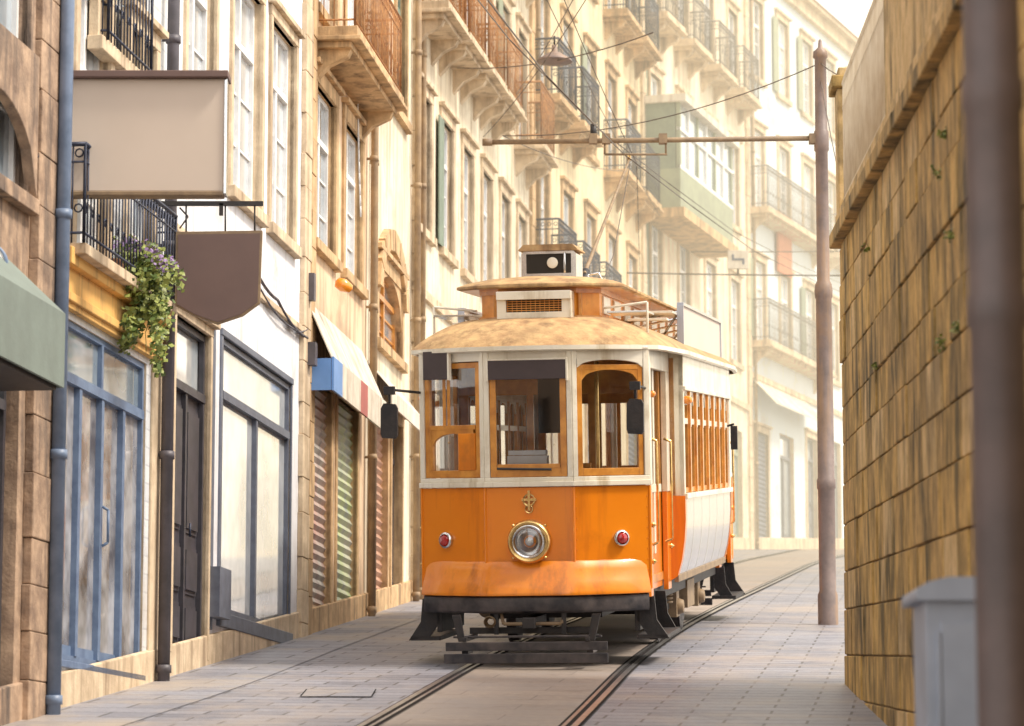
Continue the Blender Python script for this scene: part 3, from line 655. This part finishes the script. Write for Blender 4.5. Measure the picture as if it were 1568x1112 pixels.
mb=MB(); Y=10; X=1.535; z=g(Y)
mb.lathe([(.13,0),(.13,.5),(.10,.55),(.088,.7),(.086,2.4),(.096,2.42),(.096,2.5),(.088,2.52),(.090,3.1),(.098,3.12),(.098,3.2),(.09,3.22),(.085,6.2),(.05,6.25),(.04,6.4),(.12,6.5),(.2,6.9),(.21,6.95),(.1,7.1),(.001,7.2)],(X,Y,z),(0,0,1),poleb,28); mb.out('street_lamp_post')
e=empty('utility_cabinet'); mb=MB(); Y=13; p=at(1412,892,Y); z=g(Y); zt=p.z; x0=p.x; 
mb.box(x0+.01,x0+.56,Y-.01,Y+.4,z-.1,zt-.07,cabm); mb.box(x0+.07,x0+.5,Y-.022,Y-.01,z+.2,zt-.16,cabm); mb.box(x0+.05,x0+.05+.02,Y-.03,Y-.01,z+.2,zt-.2,cabm)
mb.out('body',e,.02)
mb=MB(); mb.prism([(x0-.03,zt-.075),(x0-.03,zt-.03),(x0+.02,zt-.0),(x0+.1,zt+.02),(x0+.47,zt+.02),(x0+.55,zt),(x0+.6,zt-.03),(x0+.6,zt-.075)],Y-.05,Y+.44,'y',cabm); mb.out('lid',e,.015)

# ---------------- TRAM ----------------
tx,ty=.19,30.25
yaw=-math.atan(.150); pit=math.atan(.114)
TM=Matrix.Translation((tx,ty,g(ty)+.016))@Matrix.Rotation(yaw,4,'Z')@Matrix.Rotation(pit,4,'X')
tram=empty('tram',TM)
L=10.5; CW=.42; HW=1.10; FD=.40; MW=1.25; PB=2.35
body=MB(); paint=MB(); wood=MB(); gls=MB(); det=MB(); und=MB()
def FM(P,Q,base):
    M,l=frame(P,Q); return base@M,l
def setM(M):
    for m in (body,paint,wood,gls,det,und): m.M=M
def woodframe(l,z0,z1,a,b,arch=False,w=.05):
    wood.box(a,a+w,.0,.05,z0,z1,varn); wood.box(b-w,b,.0,.05,z0,z1,varn); wood.box(a+w,b-w,.0,.05,z0,z0+w*1.4,varn); wood.box(a+w,b-w,.0,.05,z1-w,z1,varn)
    if arch: wood.arch(a+w,b-w,z1-w-.10,z1-w,.003,.047,varn,top=z1-w+.002)
    gls.quad([(a+w,.025,z0+w),(b-w,.025,z0+w),(b-w,.025,z1-w),(a+w,.025,z1-w)],glass_t)
def front(base,rear=False):
    pts=[(-HW,FD),(-CW,0),(CW,0),(HW,FD)]
    for k in range(3):
        M,l=FM(pts[k],pts[k+1],base); setM(M)
        paint.box(.004,l-.004,0,.05,.62,1.68,orange)
        paint.box(-.010,.010,-.010,.03,.70,1.68,orange); paint.box(l-.010,l+.010,-.010,.03,.70,1.68,orange)
        body.box(-.01,l+.01,-.03,.06,1.685,1.735,creamp); body.box(0,l,-.015,.06,1.735,1.775,creamp)
        body.box(0,.05,-.012,.055,1.775,3.0,creamp); body.box(l-.05,l,-.012,.055,1.775,3.0,creamp)
        body.box(.05,l-.05,-.008,.055,2.88,3.0,creamp)
        body.box(0,l,-.03,.06,2.975,3.0,creamp)
        for q in range(9):
            det.lathe([(.006,0),(.004,-.004),(.0005,-.005)],(.03,-.001,.78+q*.1),(0,1,0),orange_w,6); det.lathe([(.006,0),(.004,-.004),(.0005,-.005)],(l-.03,-.001,.78+q*.1),(0,1,0),orange_w,6)
        if k==0 and not rear:
            woodframe(l,1.78,2.87,.055,l-.055)
            wood.box(.11,l-.11,-.004,.045,2.235,2.28,varn); wood.arch(.13,l-.13,2.05,2.20,-.006,.03,varn,top=2.235)
            wood.box(.11,.15,-.006,.04,1.85,2.235,varn); wood.box(l-.32,l-.11,-.008,.04,1.85,2.2,orange_w)
            for q in (.33,.40): wood.box(l*q,l*q+.035,.02,.04,2.28,2.85,varn)
            det.box(.09,.40,-.06,-.035,2.72,2.99,brown); det.box(.40,.42,-.07,-.03,2.71,3.0,creamp)
        elif k==1 and not rear:
            woodframe(l,1.78,2.80,.055,l-.055,w=.06); wood.box(.12,l-.12,-.003,.045,1.86,1.90,varn)
            det.box(.05,l-.05,-.045,-.016,2.70,2.88,brown); body.box(.03,.05,-.05,-.01,2.68,2.90,creamp); body.box(l-.05,l-.03,-.05,-.01,2.68,2.90,creamp); body.box(.03,l-.03,-.05,-.01,2.88,2.895,creamp)
            det.cyl((.12,-.03,1.86),(l-.2,-.03,1.845),.012,black)
        else:
            woodframe(l,1.78,2.83,.055,l-.055,arch=True,w=.05)
            body.arch(.055,l-.055,2.80,2.875,-.01,.03,creamp,top=2.885)
    setM(base)
    def offs(o,sw=1.0):
        out=[]
        for i in range(25):
            x=-HW+2*HW*i/24; ax=abs(x)
            y=0 if ax<CW else (ax-CW)/(HW-CW)*FD
            ys_=FD*(max(0,ax-.15)/(HW-.15))**1.7
            y=min(y,ys_)
            q=(ax/HW)**8
            out.append((x*(1+o*.12)*sw,y-o*(1-.55*q),0))
        return out
    rings=[(.012,.985,.955),(.035,.965,.955),(.06,.90,.96),(.105,.80,.975),(.16,.70,.985),(.165,.665,.985),(.10,.66,.98)]
    vs=[];fs=[]
    for o,z,sw in rings: vs+=[(a,b,z) for a,b,_ in offs(o,sw)]
    for j in range(len(rings)-1):
        for i in range(24): fs.append((j*25+i,j*25+i+1,(j+1)*25+i+1,(j+1)*25+i))
    paint.add(vs,fs,orange_w,True)
    for sgn in (0,24): paint.add([vs[j*25+sgn] for j in range(6)]+[((-1 if sgn==0 else 1)*(HW-.08),FD+.02,.67),((-1 if sgn==0 else 1)*(HW-.08),FD+.02,.96)],[tuple(range(8))],orange_w)
    vs=[];fs=[]
    o=.14; z0,z1=.50,.66
    rr=[(o-.05,z1),(o,z1-.01),(o+.01,z1-.04),(o+.005,z0+.02),(o-.02,z0),(o-.1,z0)]
    for oo,z in rr: vs+=[(a*.97,b,z) for a,b,_ in offs(oo)]
    for j in range(len(rr)-1):
        for i in range(24): fs.append((j*25+i,j*25+i+1,(j+1)*25+i+1,(j+1)*25+i))
    und.add(vs,fs,blackw,True)
    hz=1.17
    det.lathe([(.19,.03),(.205,-.02),(.21,-.06),(.20,-.10),(.185,-.115),(.165,-.11),(.16,-.09)],(0,0,hz),(0,1,0),brass,36)
    det.lathe([(.165,-.10),(.15,-.115),(.135,-.11),(.13,-.09)],(0,0,hz),(0,1,0),chrome,36)
    det.lathe([(.14,-.09),(.11,-.04),(.06,.0),(.02,.01),(.001,.01)],(0,0,hz),(0,1,0),chrome,36)
    det.lathe([(.04,-.04),(.03,-.08),(.001,-.09)],(0,0,hz),(0,1,0),paper,16)
    gls.lathe([(.135,-.10),(.10,-.125),(.05,-.14),(.001,-.143)],(0,0,hz),(0,1,0),lensg,32)
    for a in range(4):
        an=a*math.pi/2+.78; det.cyl((.2*math.cos(an),-.05,hz+.2*math.sin(an)),(.225*math.cos(an),-.05,hz+.225*math.sin(an)),.015,brass)
    for sx in (-1,1):
        x=sx*.84; y=.24
        nrm=Vector((sx*.5,-.87,0)).normalized()
        det.lathe([(.075,-.01),(.078,.02),(.06,.035),(.055,.02)],(x,y-.01,1.185),nrm,chrome,24); det.lathe([(.056,.02),(.045,.045),(.001,.06)],(x,y-.01,1.185),nrm,lamp_red,20)
    det.lathe([(.045,-.02),(.06,-.03),(.06,-.01),(.045,-.01)],(0,0,1.56),(0,1,0),brass,20); det.box(-.012,.012,-.03,0,1.46,1.65,brass); det.box(-.07,.07,-.025,0,1.55,1.575,brass)
    det.lathe([(.03,-.025),(.04,-.03),(.04,-.01)],(0,0,1.475),(0,1,0),brass,16)
    for z0,z1,y,hw in ((.05,.14,-.42,.77),(.165,.245,-.38,.76),(.28,.30,-.30,.7)):
        und.box(-hw,hw,y,y+.035,z0,z1,blackw)
    und.box(-.6,.6,.05,.10,.30,.36,black); und.box(-.60,-.56,-.40,.3,.25,.29,black); und.box(.56,.60,-.40,.3,.25,.29,black)
    for sx in (-1,1):
        und.prism([(sx*.62,.5),(sx*.70,.5),(sx*.64,.25),(sx*.58,.25)],-.36,-.32,'y',black)
        und.prism([(sx*.3,.5),(sx*.34,.5),(sx*.34,.30),(sx*.3,.30)],-.1,-.06,'y',black)
        und.box(sx*.62,sx*.56,-.3,.0,.13,.19,blackw)
    und.tube([(-.28,-.05,.5),(-.25,-.1,.40),(.3,-.1,.40),(.32,-.05,.5)],.018,armm)
    und.lathe([(.05,-.1),(.06,-.06),(.03,0)],(-.38,-.05,.42),(0,1,0),armm,12)
    und.box(-.06,.06,-.2,.6,.36,.46,black)
    for sx in (-1,1):
        und.prism([(sx*.98,.62),(sx*1.12,.62),(sx*1.14,.40),(sx*1.26,.22),(sx*1.05,.26),(sx*.95,.40)],.45,.49,'y',black)
        und.prism([(.45,.22),(.45,.26),(1.75,.26),(1.75,.22)],sx*.95,sx*1.24,'x',black)
        und.prism([(sx*1.0,.62),(sx*1.10,.62),(sx*1.12,.40),(sx*1.22,.22),(sx*1.05,.26),(sx*.95,.40)],1.7,1.74,'y',black)
        und.box(sx*.93,sx*.98,.45,1.75,.3,.62,black)
    for sx in (-1,1):
        def bx(m,x0,x1,*a): m.box(min(sx*x0,sx*x1),max(sx*x0,sx*x1),*a)
        bx(paint,HW-.05,HW,FD+.004,FD+.2,.62,1.68,orange); bx(body,HW-.05,HW+.012,FD+.0,FD+.16,1.685,3.0,creamp)
        bx(body,HW-.05,HW+.01,FD+.16,PB,2.8,3.0,creamp)
        bx(paint,HW-.09,HW-.06,FD+.2,PB-.3,.66,1.6,orange); bx(wood,HW-.10,HW-.06,FD+.2,FD+.26,1.6,2.8,varn); bx(body,HW-.09,HW-.05,FD+.9,FD+1.02,1.0,2.8,creamp); bx(wood,HW-.10,HW-.06,PB-.4,PB-.3,1.6,2.8,varn)
        bx(body,HW-.10,HW-.045,FD+.26,PB-.4,1.6,1.68,creamp)
        gls.quad([(sx*(HW-.08),FD+.26,1.68),(sx*(HW-.08),PB-.4,1.68),(sx*(HW-.08),PB-.4,2.8),(sx*(HW-.08),FD+.26,2.8)],glass_t)
        bx(paint,HW-.05,HW,PB-.3,PB,.62,1.6,orange); bx(body,HW-.05,HW+.01,PB-.3,PB,1.6,2.8,creamp)
        for y in (FD+.24,PB-.36): 
            det.tube([(sx*(HW-.02),y,1.1),(sx*(HW+.05),y,1.13),(sx*(HW+.05),y,2.1),(sx*(HW-.02),y,2.13)],.014,brass)
        for y,z in ((FD+.1,.95),(FD+.1,1.3),(PB-.12,1.05)): det.lathe([(.02,0),(.03,.02),(.001,.05)],(sx*HW,y,z),(sx,0,0),brass,12)
        body.box(min(sx*(HW-.06),sx*MW),max(sx*(HW-.06),sx*MW),PB-.0,PB+.04,1.55,3.0,creamp)
        paint.prism([(sx*(HW-.06),.66),(sx*(MW-.085),.74),(sx*(MW-.04),.9),(sx*(MW-.01),1.1),(sx*(MW+.006),1.3),(sx*(MW+.006),1.55),(sx*(HW-.06),1.55)],PB-.004,PB+.045,'y',orange)
    if not rear:
        for sx in (-1,1):
            cx=sx*1.33 if sx<0 else 1.02; cy=.0; zc_=2.33
            a=(sx*1.08,.42,2.6)
            det.tube([a,(cx,cy+.02,2.63),(cx,cy+.02,2.50)],.014,black); det.box(cx-.05,cx+.05,cy-.02,cy+.06,2.58,2.66,black)
            det.prism([(cx-.07,zc_-.16),(cx+.06,zc_-.17),(cx+.078,zc_-.14),(cx+.08,zc_+.12),(cx+.06,zc_+.16),(cx-.05,zc_+.17),(cx-.078,zc_+.12),(cx-.083,zc_-.12)],cy-.03,cy+.03,'y',black)
            det.box(cx-.065,cx+.065,cy+.031,cy+.034,zc_-.14,zc_+.14,chrome)
            det.lathe([(.03,0),(.035,.03),(.02,.05),(.001,.055)],(sx*HW,.6,2.55),(sx,0,0),lamp_or,12)
            det.lathe([(.04,0),(.045,.04),(.03,.08),(.001,.085)],(sx*MW,PB+.15,2.52),(sx,-.4,0),lamp_or,12)
            det.tube([(sx*MW,L-PB-.3,2.3),(sx*(MW+.08),L-PB-.35,2.32)],.014,black); det.box(*sorted((sx*(MW+.04),sx*(MW+.12))),L-PB-.38,L-PB-.33,2.02,2.30,black)
Id=Matrix.Identity(4)
front(Id); front(Matrix.Translation((0,L,0))@Matrix.Rotation(math.pi,4,'Z'),True)
setM(Id)
E_=L-PB
nw=8
for sx in (-1,1):
    n=6
    for k in range(n):
        y0=PB+.05+(E_-PB-.1)*k/n; y1=PB+.05+(E_-PB-.1)*(k+1)/n-.008
        segs=[(y0,y0+.16,orange),(y0+.163,y1,silver)] if k==0 else [(y0,y1,silver)]  # sides coloured grey in place of sky reflected in orange enamel
        for a,b,mt in segs:
            prof=[(MW,1.52),(MW,1.3),(MW-.015,1.1),(MW-.045,.9),(MW-.09,.74)]
            vs=[(sx*x,y,z) for x,z in prof for y in (a,b)]
            paint.add(vs,[(2*i,2*i+1,2*i+3,2*i+2) for i in range(4)],mt,True)
        if k<n-1:
            prof=[(MW+.004,1.52),(MW+.004,1.3),(MW-.011,1.1),(MW-.041,.9),(MW-.086,.74)]
            vs=[(sx*x,y,z) for x,z in prof for y in (y1-.006,y1+.014)]
            paint.add(vs,[(2*i,2*i+1,2*i+3,2*i+2) for i in range(4)],creamp,True)
    paint.box(*sorted((sx*(MW-.12),sx*(MW-.075))),PB,E_,.68,.75,armm)
    body.box(*sorted((sx*(MW-.04),sx*(MW+.03))),PB,E_,1.52,1.575,creamp)
    body.box(*sorted((sx*(MW-.05),sx*(MW+.005))),PB,E_,2.66,3.0,creamp)
    body.box(*sorted((sx*(MW-.05),sx*(MW+.025))),PB,E_,2.62,2.66,creamp)
    body.box(*sorted((sx*(MW-.05),sx*(MW+.04))),PB,E_,2.97,3.0,creamp)
    for k in range(nw+1):
        y=PB+(E_-PB-.09)*k/nw
        body.box(*sorted((sx*(MW-.05),sx*(MW+.004))),y,y+.09,1.575,2.62,creamp if k in (0,nw) else varn)
        if 0<k: body.box(*sorted((sx*(MW-.0),sx*(MW+.012))),y+.02,y+.06,2.25,2.62,creamp)
        if k<nw:
            a=y+.09; b=PB+(E_-PB-.09)*(k+1)/nw
            MM,ll=frame((sx*(MW-.03),a if sx>0 else b),(sx*(MW-.03),b if sx>0 else a)); setM(MM)
            wood.box(0,.03,-.01,.04,1.58,2.62,varn); wood.box(ll-.03,ll,-.01,.04,1.58,2.62,varn); wood.box(.03,ll-.03,-.008,.04,1.58,1.63,varn); wood.box(.03,ll-.03,-.012,.04,2.28,2.34,creamp); wood.arch(.03,ll-.03,2.48,2.60,-.006,.03,creamp,top=2.62)
            gls.quad([(0,.02,1.6),(ll,.02,1.6),(ll,.02,2.62),(0,.02,2.62)],glass_t); setM(Id)
inn=MB()
inn.box(-1.05,1.05,.5,L-.5,.72,.80,varn); inn.box(-1.0,1.0,.55,L-.55,2.96,2.99,canvas_c)
for y in (PB,E_-.04):
    for a,b in ((-1.16,-.95),(-.35,-.28),(.28,.35),(.95,1.16)): inn.box(a,b,y,y+.04,.8,2.95,varn)
    inn.box(-.95,-.35,y,y+.04,.8,1.6,varn); inn.box(.35,.95,y,y+.04,.8,1.6,varn); inn.box(-.95,.95,y+.003,y+.037,2.6,2.95,varn)
for k in range(7):
    y=PB+.6+k*.72
    for sx in (-1,1): inn.box(*sorted((sx*.35,sx*1.1)),y,y+.08,1.1,1.75,varn); inn.box(*sorted((sx*.35,sx*1.1)),y-.35,y,1.1,1.18,varn)
inn.box(-.15,.15,.35,.62,.8,1.7,black); inn.lathe([(.001,0),(.15,0),(.15,.1),(.001,.1)],(0,.5,1.7),(0,0,1),brass); inn.box(-.22,.16,.10,.25,1.90,1.98,paper); inn.box(-.21,.15,.10,.24,1.985,2.03,paper)
inn.box(.35,.5,.7,.8,.8,1.9,varn); inn.cyl((.55,.9,.8),(.55,.9,2.9),.02,brass); inn.cyl((-.5,.9,.8),(-.5,.9,2.9),.02,brass)
inn.box(-.9,-.6,1.2,1.6,.8,1.9,varn); inn.box(-.1,.25,1.4,1.45,2.2,2.8,dark)
inn.out('interior',tram,.004)
roof=MB()
def eave():
    n=14; h=[]
    for i in range(n+1):
        x=1.20*i/n; h.append((x,-.11+.60*(x/1.20)**2.3))
    h+= [(1.24,.9),(1.28,1.6),(1.32,2.2),(1.32,L/2)]
    full=[(a,b) for a,b in h]+[(a,L-b) for a,b in reversed(h[:-1])]
    return full+[(-a,b) for a,b in reversed(full[1:-1])]
def inner():
    n=14; h=[]
    for i in range(n+1):
        x=.56*i/n; h.append((x,.62+.16*(x/.56)**3))
    h+= [(.58,1.1),(.58,1.7),(.58,2.3),(.58,L/2)]
    full=[(a,b) for a,b in h]+[(a,L-b) for a,b in reversed(h[:-1])]
    return full+[(-a,b) for a,b in reversed(full[1:-1])]
EV=eave(); IN=inner(); N=len(EV)
rings=[]
rings.append(([(a*.97,b+(.03 if b<L/2 else -.03)) for a,b in EV],2.965))
rings.append((EV,2.975)); rings.append((EV,3.015))
for k in range(1,9):
    t=k/8; rings.append(([(EV[i][0]*(1-t)+IN[i][0]*t,EV[i][1]*(1-t)+IN[i][1]*t) for i in range(N)],3.02+.29*math.sin(t*math.pi/2)**.9))
vs=[]
for pr,z in rings: vs+=[(a,b,z) for a,b in pr]
for j in range(len(rings)-1):
    fs=[(j*N+i,j*N+(i+1)%N,(j+1)*N+(i+1)%N,(j+1)*N+i) for i in range(N)]
    if j<2: roof.add(vs,fs,creamp)
    else: roof.add(vs,fs,roofc,True)
yf=.78
def cl(z0,z1,hw,mat,yo=0,mb=roof):
    poly=[(-hw,yf+.22+yo),(-hw+.22,yf+yo),(hw-.22,yf+yo),(hw,yf+.22+yo),(hw,L-yf-.22-yo),(hw-.22,L-yf-yo),(-hw+.22,L-yf-yo),(-hw,L-yf-.22-yo)]
    mb.prism(poly,z0,z1,'z',mat)
cl(3.25,3.60,.58,orange_c); cl(3.25,3.33,.61,varn,-.03); cl(3.55,3.60,.60,varn,-.02)
for k in range(9):
    y=1.2+k*.9
    for sx in (-1,1): roof.box(*sorted((sx*.578,sx*.60)),y,y+.55,3.36,3.53,creamp)
for sx in (-1,1): roof.box(*sorted((sx*.40,sx*.43)),yf+.0,yf+.1,3.33,3.55,varn)
def lens(hw,y0,z):
    n=10;h=[]
    for i in range(n+1):
        x=hw*i/n; h.append((x,y0+.42*(i/n)**2.5*(hw/.8)))
    h.append((hw,L/2)); full=h+[(a,L-b) for a,b in reversed(h[:-1])]
    return [(a,b,z) for a,b in full+[(-a,b) for a,b in reversed(full[1:-1])]]
rg=[lens(.78,.56,3.60),lens(.82,.52,3.61),lens(.82,.52,3.635),lens(.72,.60,3.67),lens(.5,.75,3.71),lens(.25,.95,3.73),lens(.01,1.2,3.735)]
n=len(rg[0]); vs=[p for r in rg for p in r]
roof.add(vs,[(j*n+i,j*n+(i+1)%n,(j+1)*n+(i+1)%n,(j+1)*n+i) for j in range(6) for i in range(n)],roofc,True)
roof.add(rg[0],[tuple(range(n))],varn)
roof.box(-.36,.36,yf-.30,yf,3.48,3.56,creamp); roof.box(-.36,.36,yf-.26,yf,3.30,3.36,creamp); roof.box(-.36,-.27,yf-.26,yf,3.36,3.48,creamp); roof.box(.27,.36,yf-.26,yf,3.36,3.48,creamp); roof.box(-.27,.27,yf-.22,yf,3.36,3.48,dark)
for k in range(5): roof.box(-.27,.27,yf-.25,yf-.235,3.372+k*.022,3.38+k*.022,varn)
for k in range(12): roof.box(-.26+k*.045,-.255+k*.045,yf-.245,yf-.23,3.36,3.48,varn)
by=1.05
def octo(w,z0,z1,c): return [(-w,z0),(w,z0),(w,z1-c),(w-c,z1),(-w+c,z1),(-w,z1-c)]
roof.prism([(a+.08,b) for a,b in octo(.27,3.70,4.02,.07)],by,by+.5,'y',chrome)
roof.prism([(a+.08,b) for a,b in octo(.29,3.98,4.04,.05)],by-.06,by+.56,'y',roofc)
roof.box(-.14,.30,by-.012,by,3.76,3.95,dark); roof.lathe([(.05,-.01),(.055,-.03),(.03,-.035),(.001,-.035)],(.12,by,3.86),(0,1,0),creamp,20)
roof.cyl((.24,by-.02,3.76),(.24,by-.02,3.96),.012,chrome)
roof.box(-.25,.42,by-.1,by+.6,3.665,3.70,roofc)
roof.tube([(.45,1.2,3.66),(.45,1.2,3.74),(.55,1.2,3.76),(.6,1.2,3.66)],.01,chrome)
for sx in (-1,1):
    y0,y1=PB+.9,E_-.2
    x0,x1=sorted((sx*1.14,sx*1.17))
    roof.box(x0,x1,y0,y1,3.07,3.52,beige); 
    a0,a1=sorted((sx*1.12,sx*1.19))
    roof.box(a0,a1,y0-.02,y1,3.52,3.55,silver); roof.box(a0,a1,y0-.02,y1,3.04,3.07,silver); roof.box(a0,a1,y0-.04,y0,3.07,3.52,silver); roof.box(a0,a1,y1,y1+.04,3.04,3.55,silver)
    for k in range(5):
        y=y0+.1+(y1-y0-.2)*k/4
        roof.cyl((sx*1.13,y,3.46),(sx*.60,y,3.36),.012,chrome); roof.cyl((sx*1.13,y,3.46),(sx*.95,y,3.2),.012,chrome)
        roof.box(*sorted((sx*1.17,sx*1.185)),y-.012,y+.012,3.0,3.10,silver)
    roof.box(*sorted((sx*.66,sx*1.12)),y0-.5,y0+.4,3.42,3.445,creamp); roof.box(*sorted((sx*.7,sx*1.1)),y0-.9,y0-.7,3.33,3.355,creamp)
    roof.cyl((sx*1.05,.95,3.15),(sx*1.05,.95,3.45),.012,creamp); roof.cyl((sx*1.05,.95,3.45),(sx*.62,.95,3.40),.012,creamp); roof.box(*sorted((sx*.66,sx*1.05)),.92,1.6,3.35,3.37,chrome)
roof.box(-.2,.2,3.9,5.1,3.73,3.8,black); roof.cyl((0,4.4,3.8),(0,4.6,3.98),.05,black); roof.cyl((0,4.5,3.95),(-.02,9.3,5.62),.022,armm,r1=.014); roof.lathe([(.001,-.02),(.05,-.02),(.035,0),(.05,.02),(.001,.02)],(-.02,9.32,5.66),(1,0,0),brass,14)
roof.tube([(0,9.2,5.55),(.03,7,4.3),(.05,5.2,3.75)],.006,wirem)
roof.out('roof',tram,.006)
und.M=Id
und.box(-1.0,1.0,.3,L-.3,.52,.72,black); und.box(-.55,.55,1.0,L-1.0,.40,.52,black)
for y in (4.0,6.5):
    for sx in (-1,1):
        und.lathe([(.001,-.05),(.33,-.05),(.33,.03),(.36,.05),(.30,.06),(.27,.03),(.10,.03),(.09,.09),(.001,.09)],(sx*.745,y,.34),(sx,0,0),blackw,28)
        und.box(*sorted((sx*.84,sx*1.0)),y-.14,y+.14,.25,.52,armm); und.lathe([(.001,0),(.09,0),(.07,.06),(.001,.07)],(sx*1.0,y,.36),(sx,0,0),armm,14)
        for q in (-.32,.32):
            for s_ in range(5): und.lathe([(.05,-.012),(.065,0),(.05,.012)],(sx*.92,y+q,.42+s_*.04),(0,0,1),armm,12)
    und.cyl((-.8,y,.34),(.8,y,.34),.06,black)
for sx in (-1,1):
    und.box(*sorted((sx*.86,sx*.92)),3.2,7.3,.34,.44,black); und.box(*sorted((sx*.9,sx*.96)),2.6,7.9,.60,.72,black)
    und.box(*sorted((sx*.8,sx*1.02)),4.9,5.7,.3,.6,armm); und.cyl((sx*.9,2.6,.5),(sx*.9,3.5,.35),.03,armm); und.lathe([(.001,0),(.1,0),(.1,.3),(.001,.3)],(sx*.85,2.7,.42),(0,1,0),armm)
body.M=Id
body.out('upper_body',tram,.006); paint.out('lower_panels',tram,.004); wood.out('window_frames',tram,.005); gls.out('glazing',tram); det.out('lamps_and_fittings',tram,.003); und.out('undercarriage',tram,.004)

# ---------------- distant haze: air volume up the street, own glow standing in for scattered sunlight ----------------
vm=bpy.data.materials.new('glowing_haze'); vm.use_nodes=True; nt=vm.node_tree; nt.nodes.clear()
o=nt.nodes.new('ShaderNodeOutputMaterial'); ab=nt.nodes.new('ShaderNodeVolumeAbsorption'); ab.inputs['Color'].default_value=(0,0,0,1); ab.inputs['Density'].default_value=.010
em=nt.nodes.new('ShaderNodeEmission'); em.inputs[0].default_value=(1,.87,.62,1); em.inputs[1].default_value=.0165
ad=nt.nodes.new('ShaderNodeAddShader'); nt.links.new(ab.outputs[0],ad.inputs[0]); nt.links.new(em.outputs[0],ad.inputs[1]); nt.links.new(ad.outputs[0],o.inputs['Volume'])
mb=MB(); mb.box(-12,60,46,125,-2,45,vm); mb.out('glowing_haze')

# ---------------- light, sky, camera ----------------
sd=Vector((.58,-.16,.78)).normalized()
el=math.asin(sd.z); az=math.atan2(sd.x,sd.y)
sc=bpy.context.scene
w=bpy.data.worlds.new('World'); sc.world=w; w.use_nodes=True; nt=w.node_tree
bg=nt.nodes['Background']; sk=nt.nodes.new('ShaderNodeTexSky'); sk.sky_type='NISHITA'; sk.sun_disc=False; sk.sun_elevation=el; sk.sun_rotation=az
sk.dust_density=6; sk.air_density=1.0; sk.ozone_density=.6
tc=nt.nodes.new('ShaderNodeTexCoord'); sp=nt.nodes.new('ShaderNodeSeparateXYZ'); nt.links.new(tc.outputs['Generated'],sp.inputs[0])
mr=nt.nodes.new('ShaderNodeMapRange'); mr.inputs[1].default_value=0; mr.inputs[2].default_value=.8; mr.inputs[3].default_value=.94; mr.inputs[4].default_value=.6; nt.links.new(sp.outputs[2],mr.inputs[0])
hz=mix(nt,mr.outputs[0],sk.outputs[0],(14.2,13.8,13.2))
nt.links.new(hz,bg.inputs[0]); bg.inputs[1].default_value=.15
sl=bpy.data.lights.new('sun','SUN'); sl.energy=4.0; sl.angle=math.radians(10); sl.color=(1,.90,.76)
so=bpy.data.objects.new('sun',sl); sc.collection.objects.link(so); so.rotation_euler=sd.to_track_quat('Z','Y').to_euler(); so.location=(10,-10,40)
cam=bpy.data.cameras.new('camera'); co=bpy.data.objects.new('camera',cam); sc.collection.objects.link(co)
co.location=CAM; co.rotation_euler=(math.pi/2+TH,0,0); cam.sensor_width=36; cam.lens=FP/1568*36; cam.clip_end=2000; cam.clip_start=.5
cam.dof.use_dof=True; cam.dof.focus_distance=31.5; cam.dof.aperture_fstop=2.8
sc.camera=co
sc.view_settings.view_transform='Standard'; sc.view_settings.look='None'; sc.view_settings.exposure=0
